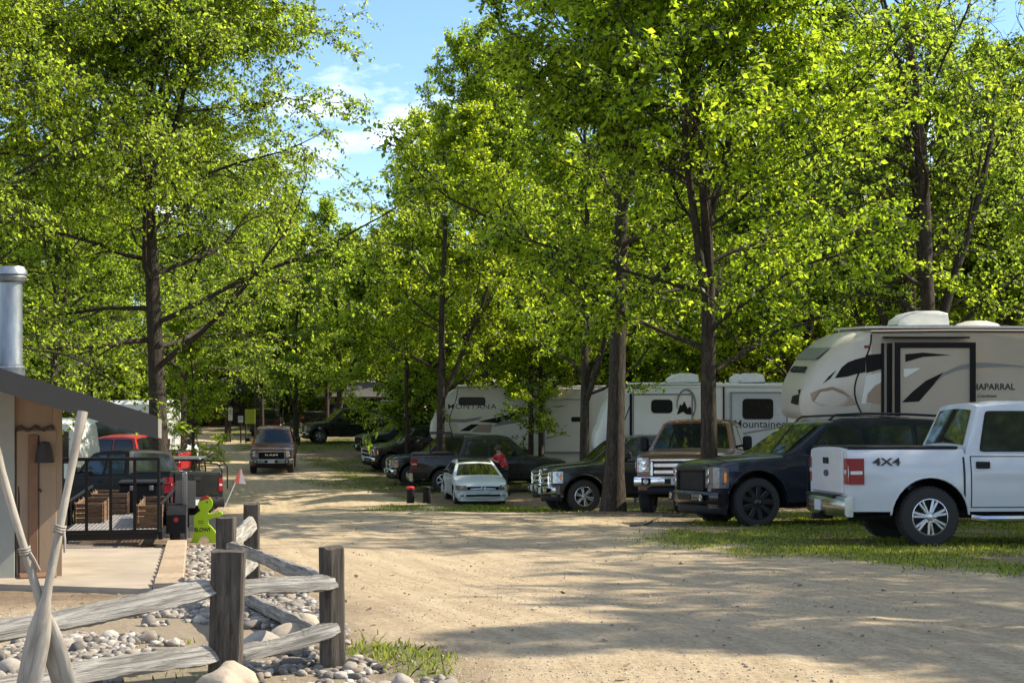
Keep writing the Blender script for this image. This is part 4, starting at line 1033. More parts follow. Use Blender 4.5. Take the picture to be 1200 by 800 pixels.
b = MB(); b.tube([(wl(22), -0.03, 0.02), (wl(21), -0.04, 0.5), (wl(22), -0.03, 0.9), (wl(20), -0.02, 1.1)], 0.012, 6); b.build('hose', M['fascia'], shed)
b = MB(); b.tube([(wl(46), -0.05, 0.95), (wl(46), -0.1, 0.95), (wl(47.5), -0.1, 0.93)], 0.012, 6); b.build('latch', M['fascia'], dr)
b = MB(); b.box(((wl(31)+wl(58))/2-0.02, -0.14, 0.05), (0.36, 0.24, 0.14), 0.015); b.build('step', M['rust_brown'], shed)
# stovepipe through the roof
pp = inv @ P(13, 440, 15.6); pr = 0.115; b = MB()
zt_ = (inv @ P(13, 318, 15.6)).z
b.lathe([(0.0, zt_+0.055), (pr*1.15, zt_+0.05), (pr*1.42, zt_+0.0), (pr*1.45, zt_-0.03), (pr*1.3, zt_-0.045), (pr*1.42, zt_-0.06), (pr*1.3, zt_-0.10), (pr, zt_-0.12)], 24, 'z', (pp.x, pp.y, 0)); cap = b
cap.build('rain_cap', M['steel'], shed)
b = MB(); zb_ = zr(pp.x)-0.05
b.lathe([(pr, zt_-0.118), (pr, zb_+0.18), (pr*1.04, zb_+0.17), (pr*1.04, zb_+0.14)], 24, 'z', (pp.x, pp.y, 0)); b.build('stovepipe', M['steel'], shed)
b = MB(); b.lathe([(pr*1.02, zb_+0.15), (pr*1.25, zb_+0.13), (pr*1.2, zb_+0.04), (pr*1.9, zb_-0.05)], 24, 'z', (pp.x, pp.y, 0)); b.build('roof_flashing', M['steel'], shed)

# concrete slab and its edging
M['concrete'] = mat('pale_concrete', (0.34, 0.285, 0.215), 0.85, var=0.2, scale=1.6, bmp=0.15, bscale=40)
M['paver'] = stone_mat('edging_paver', [(0, (0.32, 0.245, 0.165)), (1, (0.43, 0.34, 0.24))])
cor = [gp(72, 703), gp(178, 697), gp(196, 647), gp(85, 638)]
cor = [(at(-40, 14.2), 14.2), cor[1], cor[2], (cor[3][0]-1.2, cor[3][1])]
b = MB(); vs = []
for (x, y) in cor: vs += [(x, y, gzf(x, y)-0.15), (x, y, gzf(x, y)+0.055)]
b.add(vs, [[1, 3, 5, 7], [0, 6, 4, 2]]+[[2*i, 2*((i+1) % 4), 2*((i+1) % 4)+1, 2*i+1] for i in range(4)], 0, False); tag(b.build('patio_slab', M['concrete']), kind='structure')
b = MB(); a0 = Vector((*gp(197, 697), 0)); a1 = Vector((*gp(207, 643), 0)); nb = 13; d = (a1-a0)/nb
ang = math.atan2(d.y, d.x)
for k in range(nb):
    c = a0+d*(k+0.5); b.box((c.x, c.y, gzf(c.x, c.y)+0.03), (d.length-0.012, 0.27, 0.16), 0.012, Matrix.Rotation(ang+rng.uniform(-.012, .012), 3, 'Z'))
tag(b.build('path_edging', M['paver']), kind='structure')

# slow sign : running child figure --------------------------------------
M['lime'] = mat('lime_plastic', (0.42, 0.62, 0.015), 0.45, var=0.05)
M['cap_red'] = mat('cap_red', (0.42, 0.03, 0.03), 0.5)
Yc = 21.4; sc_ = Yc/F/3.635   # zoom pixels -> metres
sg0 = (240, 638); child = thing('slow_sign', 'lime green running child shaped warning sign with a red cap', 'sign', (at(240, Yc), Yc, gzf(at(240, Yc), Yc)))
def zp(x, y): return ((x/3.635+60-sg0[0])/F*Yc, (sg0[1]-(y/3.635+440))/F*Yc)
outl = [(632, 538), (645, 524), (662, 521), (678, 529), (687, 545), (686, 562), (678, 578), (666, 588), (672, 597), (690, 596), (706, 590), (716, 586), (727, 590), (728, 600), (718, 607), (700, 612), (684, 616), (668, 622), (668, 640), (682, 652), (698, 672), (704, 695), (708, 722), (704, 735), (692, 738), (678, 730), (668, 728), (672, 712), (668, 698), (655, 688), (640, 694), (628, 712), (618, 736), (600, 738), (583, 732), (585, 722), (597, 712), (604, 690), (609, 660), (608, 632), (607, 612), (612, 600), (626, 590), (636, 582), (628, 572), (624, 556)]
b = MB(); b.prism([zp(*q) for q in outl], 0.035, lambda x, z, c: (x, c, z)); b.build('figure', M['lime'], child)
b = MB(); b.prism([zp(*q) for q in [(629, 543), (634, 533), (645, 523.5), (662, 520), (674, 526), (671, 531), (655, 535), (640, 541)]], 0.045, lambda x, z, c: (x, c-0.005, z)); b.build('red_cap', M['cap_red'], child)
ex_, ez_ = zp(664, 547); b = MB(); b.lathe([(0, -0.004), (0.013, -0.004), (0.013, 0)], 12, 'y', (ex_, 0, ez_)); b.build('eye', M['letter_black'], child)
tx, tz = zp(637, 665); text('slow_lettering', 'SLOW!', 0.075, M['letter_black'], child, frame_mtx((tx+0.022, -0.003, tz), (1, 0, 0), (0, 0, 1)), 0.002, 0.028)
for k, s_ in enumerate((0.05, 0.035)):
    b = MB(); tx, tz = zp(634, 628+k*9); b.box((tx+0.012, -0.002, tz), (0.09-0.01*k, 0.003, 0.008), 0.001); b.build('fine_print', M['letter_black'], child)
fl = thing('safety_flag', 'orange and white pennant on a thin rod held by the running child sign', 'flag', P(262, 601, 21.5))
p0, p1 = P(259, 603, 21.5)-fl.location, P(276, 565, 21.5)-fl.location
b = MB(); b.tube([p0, p1], 0.006, 6); b.build('rod', M['white_paint'], fl)
M['flag_o'] = mat('orange_pennant', (0.75, 0.16, 0.10), 0.7); M['flag_w'] = mat('pale_pennant', (0.75, 0.62, 0.55), 0.7)
def fp(px, py): return P(px, py, 21.5)-fl.location
b = MB(); b.add([fp(274, 565)+Vector((0, k*.004, 0)) for k in (0, 1)]+[fp(281.5, 548)+Vector((0, k*.004+.01, 0)) for k in (0, 1)]+[fp(280, 566)+Vector((0, k*.004-.01, 0)) for k in (0, 1)], [[0, 2, 4], [1, 5, 3], [0, 1, 3, 2], [2, 3, 5, 4], [4, 5, 1, 0]], 0, False); b.build('orange_cloth', M['flag_o'], fl)
b = MB(); b.add([fp(280, 566)+Vector((0, k*.004, 0)) for k in (0, 1)]+[fp(282, 549)+Vector((0, k*.004+.02, 0)) for k in (0, 1)]+[fp(288, 567)+Vector((0, k*.004-.01, 0)) for k in (0, 1)], [[0, 2, 4], [1, 5, 3], [0, 1, 3, 2], [2, 3, 5, 4], [4, 5, 1, 0]], 0, False); b.build('pale_cloth', M['flag_w'], fl)
# road sign seen from behind
Yq = 20.6; xq = at(217, Yq); sb = thing('road_sign', 'grey back of a road sign on a galvanised channel post', 'sign', (xq, Yq, gzf(xq, Yq)))
z0q = gzf(xq, Yq); top_ = (HY-553)/F*Yq-z0q
b = MB(); b.box((0, 0, top_/2), (0.045, 0.03, top_), 0.006); b.box((-0.026, -0.02, top_/2), (0.012, 0.02, top_-0.02), 0.003); b.box((0.026, -0.02, top_/2), (0.012, 0.02, top_-0.02), 0.003); b.build('post', M['steel'], sb)
zq = (HY-579)/F*Yq-z0q; b = MB(); b.prism([(-.13, -.17), (.13, -.17), (.14, -.16), (.14, .16), (.13, .17), (-.13, .17), (-.14, .16), (-.14, -.16)], 0.006, lambda x, z, c: (x, 0.02+c, zq+z*1.12)); b.build('sign_panel', M['grey_metal'], sb)
# ------------------------------------------------------------------ trailers
M['rv_beige'] = mat('beige_fibreglass', (0.40, 0.335, 0.265), 0.38, var=0.05, scale=1.5, coat=0.2)
M['rv_tan'] = mat('tan_fibreglass', (0.30, 0.215, 0.15), 0.35, var=0.06, scale=2, coat=0.3)
M['rv_white'] = mat('white_fibreglass', (0.66, 0.66, 0.63), 0.35, var=0.05, scale=1.5, coat=0.2)
M['rv_cream'] = mat('cream_fibreglass', (0.60, 0.56, 0.48), 0.38, var=0.05, scale=1.5, coat=0.2)
M['rv_capA'] = mat('ivory_fibreglass', (0.54, 0.49, 0.42), 0.36, var=0.05, scale=1.5, coat=0.25)
M['rv_grey'] = mat('grey_decal', (0.19, 0.19, 0.19), 0.4, var=0.06)
M['rv_black'] = mat('black_decal', (0.010, 0.009, 0.009), 0.5, spec=0.15)
M['rv_blue'] = mat('blue_grey_siding', (0.40, 0.43, 0.47), 0.45, var=0.06, scale=2)
M['roof_white'] = mat('white_roof_membrane', (0.72, 0.70, 0.66), 0.6, var=0.08)
WH = 1.22
def fifth_wheel(name, label, nose, heading, H, L, side_m, cap_m, cap_low, capL=1.3, noseb=1.75, group=None):
    hx = Vector((math.cos(heading), math.sin(heading), 0)); root = thing(name, label, 'camper trailer', group=group)
    loc = Vector((nose[0], nose[1], 0)); zg = np.mean([gzf(*(loc-hx*u)[:2]) for u in (5, 7, 9)])
    root.location = (loc.x, loc.y, zg); root.rotation_euler.z = heading
    # local: nose tip at x=0, body towards -x
    def loop(u, z0, z1, hw, r):
        h = [(0, z1+0.03), (hw*0.6, z1+0.02), (hw-r, z1), (hw-0.3*r, z1-0.3*r), (hw, z1-r), (hw, (z0+z1)/2), (hw, z0+0.05), (hw-0.05, z0), (0, z0)]
        return [(-u, y, z) for y, z in h]+[(-u, -y, z) for y, z in h[-2:0:-1]]
    pr = [(0.0, noseb+0.22, noseb+0.58, 0.80), (0.05, noseb+0.12, noseb+0.76, 0.95), (0.16, noseb+0.04, noseb+0.95, 1.06), (0.33, noseb, noseb+0.72*(H-noseb)-.12, 1.14), (0.55, noseb-0.01, noseb+0.82*(H-noseb)-.07, 1.19), (0.8, noseb-0.01, noseb+0.915*(H-noseb)-.04, WH-0.005), (1.05, noseb-0.01, noseb+0.97*(H-noseb)-.03, WH), (capL, noseb-0.01, H-0.02, WH+0.004)]
    b = MB(); b.loft([loop(u, z0, z1, hw, 0.16) for u, z0, z1, hw in pr]); cp = b.build('front_cap', cap_m, root, sharp=50)
    def capside(u, z): return float(np.interp(u, [p[0] for p in pr], [p[3] for p in pr]))
    st = [(capL+0.001, noseb, H), (2.95, noseb, H+0.02), (2.96, 0.62, H+0.02), (L-0.05, 0.62, H), (L, 0.65, H-0.05)]
    b = MB(); b.loft([loop(u, z0, z1, WH, 0.10) for u, z0, z1 in st]); b.build('wall', side_m, root, sharp=30)
    b = MB(); b.loft([[(-u, y, z) for y, z in ((WH-0.06, zt+0.012), (WH-0.06, zt+0.055), (-WH+0.06, zt+0.055), (-WH+0.06, zt+0.012))] for u, zt in ((capL-0.1, H+0.01), (2.9, H+0.02), (L-0.03, H))]); b.build('roof', M['roof_white'], root)
    for s in (1, -1):
        b = MB(); b.tube([(-u, s*(WH+0.012), zt-0.06) for u, zt in ((capL, H), (2.9, H+.02), (L-.02, H))], 0.022, 6); b.build('roof_edge', M['black_trim'] if name == 'fifth_wheel_trailer' and H < 3.86 and side_m is M['rv_beige'] else M['roof_white'], root)
        b = MB(); b.tube([(-capL+0.42*math.sin(math.pi*(0.15+0.85*t))**2*(1-t*0.5), s*(WH+0.004), noseb+(H-0.1-noseb)*t) for t in np.linspace(0, 1, 13)], 0.016, 6); b.build('cap_seam', M['black_trim'], root)
    for ax in (L-3.0, L-3.95):
        for s in (1, -1):
            b = MB(); b.lathe([(0, 0.1), (0.2, 0.1), (0.22, 0.13), (0.33, 0.12), (0.37, 0.06), (0.37, -0.06), (0.33, -0.12), (0.2, -0.1)], 20, 'y', (-ax, s*(WH-0.1), 0.37)); b.build('wheel', M['rubber'], root)
    for s in (1, -1):
        b = MB(); b.box((-1.5, s*0.9, 0.85), (0.1, 0.1, 1.75), 0.01); b.build('landing_leg', M['grey_metal'], root)
    return root, capside
def decal(root, pts, m, s, nm='stripe', d=0.004, off=0.0):
    # pts in (u from the nose, z); a thin film on the side wall
    b = MB(); b.prism([(-u, z) for u, z in pts], 0.004, lambda a, c, t: (a, s*(WH+d+off+t), c)); return b.build(nm, m, root)
def cap_decal(root, fn, pts, m, s, nm='stripe'):
    b = MB(); b.add([(-u, s*(fn(u, z)+0.012), z) for u, z in pts], [list(range(len(pts)))], 0, False); return b.build(nm, m, root)
def roof_ac(root, u, H, m, w_=0.75):
    b = MB(); L_ = 1.05; prof = [(-0.5, 0.0), (-0.48, 0.12), (-0.3, 0.25), (-0.05, 0.31), (0.3, 0.31), (0.47, 0.26), (0.5, 0.02)]
    loops = []
    for s, k in ((-1, 0.86), (-0.93, 0.97), (0, 1.0), (0.93, 0.97), (1, 0.86)):
        loops.append([(-u-x*L_, s*w_/2, H+0.09+z*k) for x, z in prof])
    b.loft(loops); b.box((-u, 0, H+0.07), (1.1, 0.62, 0.08), 0.02, mi=1); return b.build('air_conditioner', [m, M['black_trim']], root, sharp=40)
def frame_rect(root, u0, u1, z0, z1, t, s, m, nm, off, thick=0.03):
    b = MB(); y = s*(WH+off+thick/2)
    b.box((-(u0+u1)/2, y, z1-t/2), (u1-u0, thick, t), 0.004); b.box((-(u0+u1)/2, y, z0+t/2), (u1-u0, thick, t), 0.004)
    for u in (u0+t/2, u1-t/2): b.box((-u, y, (z0+z1)/2), (t, thick, z1-z0-2*t-0.002), 0.004)
    return b.build(nm, m, root)
def rv_window(par, u0, u1, z0, z1, s, off):
    def rr(e):
        r = min(0.09, (z1-z0)*.3); pts = []
        for cx, cz, a0 in ((u1-r, z1-r, 0), (u0+r, z1-r, 90), (u0+r, z0+r, 180), (u1-r, z0+r, 270)):
            for k in range(4): a = R(a0+30*k); pts.append((cx+(r+e)*math.cos(a), cz+(r+e)*math.sin(a)))
        return pts
    b = MB(); b.prism([(-u, z) for u, z in rr(0.03)], 0.012, lambda a, c, t: (a, s*(WH+off+t), c)); f = b.build('window_frame', M['black_trim'], None)
    b = MB(); b.prism([(-u, z) for u, z in rr(0)], 0.006, lambda a, c, t: (a, s*(WH+off+0.011+t), c)); g = b.build('window', M['rv_glass'], par); f.parent = g; return g
# A: big beige trailer at the right ---------------------------------------
Yn = 30.2; hA = R(183); nose = (at(937, Yn-1.0), Yn); HA = 3.80
rvA, fnA = fifth_wheel('fifth_wheel_trailer', 'large beige fifth wheel camper lettered CHAPARRAL, with black swooshes and a black framed slide out', nose, hA, HA, 10.5, M['rv_beige'], M['rv_capA'], M['rv_tan'], 1.32, 1.95)
S = 1      # heading ~ -X : left side (+y local) faces the camera (-Y world)
def uz(px, py, Y=29.0):
    # photograph pixel -> (u,z) on the near side of trailer A
    X = at(px, Y); return X-nose[0], (HY-py)/F*Y - rvA.location.z
def polyA(pts): return [uz(*p) for p in pts]
decal(rvA, polyA([(1011, 416), (1031, 414), (1031, 432), (1012, 437)]), M['rv_black'], S)
decal(rvA, polyA([(1054, 415), (1075, 413), (1108, 416), (1075, 418), (1054, 424)]), M['rv_black'], S, off=0.24)
decal(rvA, polyA([(1052, 432), (1072, 431), (1054, 442), (1052, 440)]), M['rv_white'], S, off=0.24)
decal(rvA, polyA([(1050, 471), (1062, 459), (1078, 446), (1099, 436), (1088, 450), (1070, 470)]), M['rv_black'], S, off=0.24)
decal(rvA, polyA([(1086, 450), (1100, 436), (1118, 428), (1134, 425), (1134, 431), (1115, 434), (1100, 440)]), M['rv_grey'], S, off=0.24)
decal(rvA, polyA([(1139, 424.5), (1160, 425), (1185, 427), (1215, 431), (1185, 429.5), (1160, 430), (1139, 431)]), M['rv_grey'], S)
decal(rvA, polyA([(1012, 440), (1030, 436), (1031, 447), (1022, 452), (1013, 462), (1011, 473), (1006, 473)]), M['rv_white'], S)
decal(rvA, polyA([(1013, 471), (1014, 461), (1022, 452), (1031, 447), (1031, 474)]), M['rv_tan'], S)
u0, zt_ = uz(1041, 401); u1, _ = uz(1137, 401); zs = 1.55
b = MB(); b.box((-(u0+u1)/2, S*(WH+0.12), (zt_+zs)/2), (u1-u0, 0.24, zt_-zs), 0.01); so_ = b.build('slide_out', M['rv_beige'], rvA)
fr = frame_rect(so_, u0, u1, zs, zt_, 0.11, S, M['rv_black'], 'slide_frame', 0.24, 0.04)
ua_, za_ = uz(1033, 402); b = MB(); b.box((-(ua_+0.09), S*(WH+0.06), (za_+zs)/2), (0.07, 0.1, za_-zs), 0.005); b.box((-(ua_-0.03), S*(WH+0.02), (za_+zs)/2), (0.05, 0.05, za_-zs), 0.005); b.build('slide_seal', M['rv_black'], rvA)
ua_, za_ = uz(1031, 397); ub_, _ = uz(1131, 397); b = MB(); b.box((-(ua_+ub_)/2, S*(WH+0.13), za_+0.03), (ub_-ua_, 0.24, 0.04), 0.01); b.build('slide_topper', M['rv_black'], rvA)
ut, zt2 = uz(1164, 453.5)
text('lettering', 'CHAPARRAL', 0.175, M['letter_black'], rvA, frame_mtx((-(ut-0.06), S*(WH+0.006), zt2), (-1, 0, 0), (0, 0, 1)), 0.003, 0.016, 0, 1.0)
ut, zt2 = uz(1156, 464); text('small_lettering', 'Coachmen', 0.09, M['letter_black'], rvA, frame_mtx((-ut, S*(WH+0.006), zt2), (-1, 0, 0), (0, 0, 1)), 0.002, 0.004, 0.25)
cap_decal(rvA, fnA, polyA([(975, 443), (983, 430), (990, 424.5), (999, 421), (1011, 418), (1011, 436), (1000, 438), (990, 441)]), M['rv_black'], S)
cap_decal(rvA, fnA, polyA([(961, 450), (968, 441), (977, 433), (970, 443)]), M['rv_black'], S)
cap_decal(rvA, fnA, polyA([(948, 461), (958, 456), (972, 453), (984, 457), (994, 465), (1001, 474), (985, 476), (960, 475), (950, 470)]), M['rv_tan'], S)
ur, zr_ = uz(1013, 406); b = MB(); b.box((-(ur), S*(WH+0.02), zr_), (0.12, 0.03, 0.05), 0.01); b.build('clearance_lamp', M['red_lens'], rvA)
# brow panel and lettering on the sloping nose
b = MB(); vs = []
for s_ in np.linspace(-1, 1, 9):
    for (u, z, hw) in ((0.36, 1.95+1.27, 0.86), (0.62, 1.95+1.50, 0.98)): vs.append((-u+0.05, s_*hw, z))
b.add(vs, [[2*i, 2*i+2, 2*i+3, 2*i+1] for i in range(8)]); b.build('brow_panel', M['rv_grey'], rvA)
b = MB(); b.add([(-0.02, y, z) for y, z in ((0.15, 2.32), (0.72, 2.30), (0.8, 2.62), (0.2, 2.55))], [[0, 1, 2, 3]], 0, False)
b.v = [(v[0]+0.045-(0.04 if v[2] > 2.4 else 0), v[1], v[2]) for v in b.v]; b.build('nose_stripe', M['rv_black'], rvA)
text('nose_lettering', 'CHAPARRAL', 0.2, M['letter_black'], rvA, frame_mtx((-0.17, 0, 3.0), (0, 1, 0), (-0.62, 0, 0.78)), 0.02, 0.01)
ua_, _ = uz(1098, 378); roof_ac(rvA, ua_, HA, M['roof_white'])
ua_, _ = uz(1172, 378); b = MB(); b.lathe([(0, 0.16), (0.2, 0.145), (0.4, 0.09), (0.5, 0.0)], 20, 'z', (-ua_, 0, HA+0.05)); b.build('roof_dome', M['rv_cream'], rvA)

# B: white trailer lettered Mountaineer -------------------------------------
Yn = 49.5; hB = R(180); YB = Yn-WH; noseB = (at(697, YB), Yn); HB = 3.98
rvB, fnB = fifth_wheel('fifth_wheel_trailer', 'white fifth wheel camper lettered Mountaineer, with a round mountain logo and grey slide outs', noseB, hB, HB, 11.0, M['rv_white'], M['rv_white'], M['rv_white'], 1.25, 1.7)
def uzB(px, py): return (at(px, YB-0.2)-noseB[0]), (HY-py)/F*(YB-0.2)-rvB.location.z
def slide(root, f, pxa, pxb, pyt, pyb, m, dep=0.22):
    u0, zt = f(pxa, pyt); u1, zb_ = f(pxb, pyb)
    b = MB(); b.box((-(u0+u1)/2, WH+dep/2, (zt+zb_)/2), (u1-u0, dep, zt-zb_), 0.012); o = b.build('slide_out', m, root)
    frame_rect(o, u0, u1, zb_, zt, 0.05, 1, M['rv_grey'], 'slide_trim', dep, 0.02); return o
s1 = slide(rvB, uzB, 741, 812, 461, 530, M['rv_white']); s2 = slide(rvB, uzB, 856, 923, 459, 545, M['rv_blue'])
b = MB(); u_, z_ = uzB(743, 461); u2, z2 = uzB(743, 530); b.box((-u_+0.09, WH+0.06, (z_+z2)/2), (0.08, 0.12, z_-z2), 0.005); b.build('slide_seal', M['rv_black'], rvB)
def winB(par, a, b_, c, d, off=0.22):
    u0, z1 = uzB(a, c); u1, z0 = uzB(b_, d); return rv_window(par, u0, u1, z0, z1, 1, off)
winB(s1, 764, 787, 469, 483); winB(s2, 871, 905, 468, 490)
u_, z_ = uzB(804, 475); b = MB(); b.tube([(-u_+0.30*math.cos(t), WH+0.24, z_+0.52*math.sin(t)) for t in np.linspace(-0.2, math.pi+0.9, 19)], [0.012+0.03*math.sin(k/18*math.pi) for k in range(19)], 6); lg = b.build('round_logo', M['rv_grey'], rvB)
b = MB(); b.prism([(-u_+x, z_+z) for x, z in ((-.28, -.3), (-.12, -.02), (-.05, -.1), (.06, .14), (.14, 0), (.2, .04), (.3, -.3), (.1, -.2), (0, -.28))], 0.012, lambda a, c, t: (a, WH+0.223+t, c)); b.build('mountain_logo', M['rv_black'], rvB)
u_, z_ = uzB(893, 497); text('lettering', 'Mountaineer', 0.36, M['letter_black'], rvB, frame_mtx((-u_+0.0, WH+0.224, z_), (-1, 0, 0), (0, 0, 1)), 0.003, 0.004, 0, 1.0)
decal(rvB, [uzB(*p) for p in ((865, 508), (880, 505), (905, 501), (921, 500), (905, 503), (880, 507), (865, 511))], M['rv_grey'], 1, off=0.224)
for px in (805, 884): u_, _ = uzB(px, 440); roof_ac(rvB, u_, HB, M['roof_white'])
u_, _ = uzB(868, 440); b = MB(); b.box((-u_, 0.3, HB+0.2), (0.4, 0.4, 0.3), 0.08, Matrix.Rotation(0.6, 3, 'Y')); b.build('roof_vent', M['roof_white'], rvB)
u_, z_ = uzB(849, 440); b = MB(); b.box((-u_, WH+0.03, z_-1.2), (0.05, 0.04, 2.2), 0.005); b.build('corner_strip', M['rv_black'], rvB)
u_, z_ = uzB(896, 451); b = MB(); b.tube([(-(u_-1.6), WH+0.06, z_), (-(u_+1.3), WH+0.06, z_)], 0.06, 10); b.build('awning_roll', M['rv_white'], rvB)

# C: cream trailer lettered MONTANA -----------------------------------------
Yn = 64.2; YC = Yn-WH; noseC = (at(503, YC), Yn); HC = 3.92
rvC, fnC = fifth_wheel('fifth_wheel_trailer', 'cream fifth wheel camper lettered MONTANA, with black and grey waves along its side', noseC, R(180), HC, 11.5, M['rv_cream'], M['rv_cream'], M['rv_tan'], 1.2, 1.7)
def uzC(px, py): return (at(px, YC-0.1)-noseC[0]), (HY-py)/F*(YC-0.1)-rvC.location.z
def decC(pts, m, off=0.0): return decal(rvC, [uzC(*p) for p in pts], m, 1, off=off)
sC = slide(rvC, uzC, 637, 690, 467, 530, M['rv_cream'], 0.2)
u0, z1 = uzC(538, 466); u1, z0 = uzC(568, 474); rv_window(rvC, u0, u1, z0, z1, 1, 0.003)
u_, z_ = uzC(553, 476.5); text('lettering', 'MONTANA', 0.30, M['letter_black'], rvC, frame_mtx((-u_, WH+0.006, z_), (-1, 0, 0), (0, 0, 1)), 0.003, 0.005, 0, 1.25, space=1.15)
decC([(522, 491), (545, 491), (566, 488), (560, 492), (545, 495), (522, 494)], M['rv_grey'])
decC([(560, 494), (590, 487), (608, 482), (600, 489), (612, 488), (585, 496)], M['rv_black'])
decC([(576, 500), (590, 492), (612, 490), (608, 495)], M['rv_grey'], 0.005)
decC([(538, 505), (552, 497), (562, 497), (550, 505)], M['rv_black']); decC([(552, 506), (562, 497.5), (577, 497), (575, 507)], M['rv_tan'])
decC([(640, 512), (668, 507), (655, 510), (640, 514)], M['rv_grey'], 0.2); decC([(644, 476), (666, 474.5), (655, 477)], M['rv_grey'], 0.2)
u0, z1 = uzC(670, 489); u1, z0 = uzC(680, 493); rv_window(sC, u0, u1, z0, z1, 1, 0.2)
cap_decal(rvC, fnC, [uzC(*p) for p in ((506, 480), (514, 464), (522, 463), (512, 480))], M['rv_black'], 1)
for px in (585, 640): u_, _ = uzC(px, 440); roof_ac(rvC, u_, HC, M['black_trim'] if px == 585 else M['roof_white'], 0.7)
# ------------------------------------------------------------------ vehicles in their places
PT = {
 'white': paint('white_car_paint', (0.50, 0.52, 0.54)), 'sedan': paint('pale_silver_paint', (0.55, 0.60, 0.62)),
 'navy': paint('midnight_paint', (0.005, 0.008, 0.018), 0.12), 'black': paint('black_car_paint', (0.008, 0.008, 0.009), 0.2),
 'graph': paint('graphite_paint', (0.018, 0.021, 0.022), 0.22, 0.3), 'blue': paint('dark_blue_paint', (0.010, 0.014, 0.028), 0.2, 0.2),
 'copper': paint('copper_paint', (0.14, 0.050, 0.026), 0.25, 0.3), 'green': paint('dark_green_paint', (0.010, 0.014, 0.012), 0.2),
 'red': paint('red_car_paint', (0.36, 0.02, 0.025), 0.25), 'dull': paint('dull_black_paint', (0.007, 0.008, 0.009), 0.5, 0, True), 'slate': paint('slate_paint', (0.022, 0.027, 0.03), 0.25, 0.2),
 'maroon': paint('maroon_paint', (0.11, 0.032, 0.018), 0.22, 0.3)}
M['gloss_black'] = PT['black']; M['dull_chrome'] = mat('dull_chrome', (0.42, 0.42, 0.42), 0.2, 1.0, var=0.15)
G = 'vehicles parked along the right side of the dirt road'
h = R(4); L = 5.9
x0 = 3.68/2+0.82
# V1 white pickup: rear axle near side at px 1085, Y 20.6
ax = Vector((at(1091, 20.6), 20.6, 0)); fwd = Vector((math.cos(h), math.sin(h), 0)); lf = Vector((-math.sin(h), math.cos(h), 0))
c = ax+lf*0.98+fwd*1.84
v1, X0 = vehicle('pickup_truck', 'white pickup truck lettered 4X4, seen from behind at the right edge', 'pickup truck', PICKUP, PT['white'], c, h, G, brand='oval', tail_badge=True, running_board='chrome', black_handles=True, spokes=7, rimfrac=0.62, arch_trim=False, bed='cover', bumper='dull_chrome')
x_ = X0-4.03-0.92; text('decal_lettering', '4X4', 0.145, M['letter_black'], v1, frame_mtx((x_-0.17, -0.997, 1.19), (1, 0, 0), (0, 0, 1)), 0.012, 0.012, 0.0, 1.6)
hh = R(195)
# V2 dark SUV : front near wheel at px 890, Y 25.1
ax = Vector((at(889, 25.1), 25.1, 0)); fwd = Vector((math.cos(hh), math.sin(hh), 0)); lf = Vector((-math.sin(hh), math.cos(hh), 0))
vehicle('sport_utility_vehicle', 'glossy midnight black sport utility vehicle with black wheels, nose to the dirt road', 'SUV', SUV, PT['navy'], ax-lf*0.98-fwd*1.5, hh, G, rim='black_alloy', spokes=9, rimfrac=0.72, lamp_mat='lamp_dark', grille='black_trim', bars=0, bumper='gloss_black', roof_rails='dark', side_mould=True, reflector=True, bright='chrome', front_plate=False, split_spoke=False)
# V3 copper heavy pickup
hh = R(-107); HD = dict(PICKUP, L=6.1, wb=4.0, sill=0.60, tr=0.43, W=1.02)
HD['top'] = [(a if a < 4 else a+0.32, z+0.13) for a, z in PICKUP['top']]; HD['cab'] = [(a, z+0.10) for a, z in PICKUP['cab']]; HD['belt'] = 1.41; HD['top'][-1] = (6.1, 1.48); HD['top'][-2] = (6.05, 1.51); HD['plan'] = [(a if a < 5 else a+0.44, q) for a, q in PICKUP['plan']]; HD['gap'] = 4.05
X0 = 4.0/2+0.82
vehicle('pickup_truck', 'copper brown pickup truck with a big chrome grille and amber roof lamps', 'pickup truck', HD, PT['copper'], nose_loc(797, 31.4, hh, X0), hh, G, brand='oval', cab_lamps=True, tow_mirror=True, running_board='chrome', grille='chrome', bars=2, arch_trim=False, plate_y=0.0)
# V4 dark grey pickup, V5 blue black pickup
hh = R(189); X0 = PICKUP['wb']/2+0.82
ax = Vector((at(685, 38.0), 38.0, 0)); fwd = Vector((math.cos(hh), math.sin(hh), 0)); lf = Vector((-math.sin(hh), math.cos(hh), 0))
vehicle('pickup_truck', 'dark graphite pickup truck with bright six spoke wheels, partly behind the thick tree trunk', 'pickup truck', PICKUP, PT['graph'], ax-lf*0.98-fwd*1.84, hh, G, brand='oval', bars=2, arch_trim=True, spokes=6)
vehicle('pickup_truck', 'blue black pickup truck with a tall chrome grille, just beyond the graphite pickup', 'pickup truck', HD, PT['blue'], nose_loc(630, 41.8, hh, 2.82), hh, G, brand='oval', bars=2, tow_mirror=True, rim='alloy')
# V6 sedan
hh = R(-81); X0 = 2.65/2+0.92
vehicle('sedan_car', 'pale silver white sedan with a black roof facing the camera', 'car', SEDAN, PT['sedan'], nose_loc(566, 48.9, hh, X0), hh, G, brand='vw', bars=0, grille='black_trim', roof_mat=PT['sedan'], rimfrac=0.66, black_mirror=True, sunroof=True)
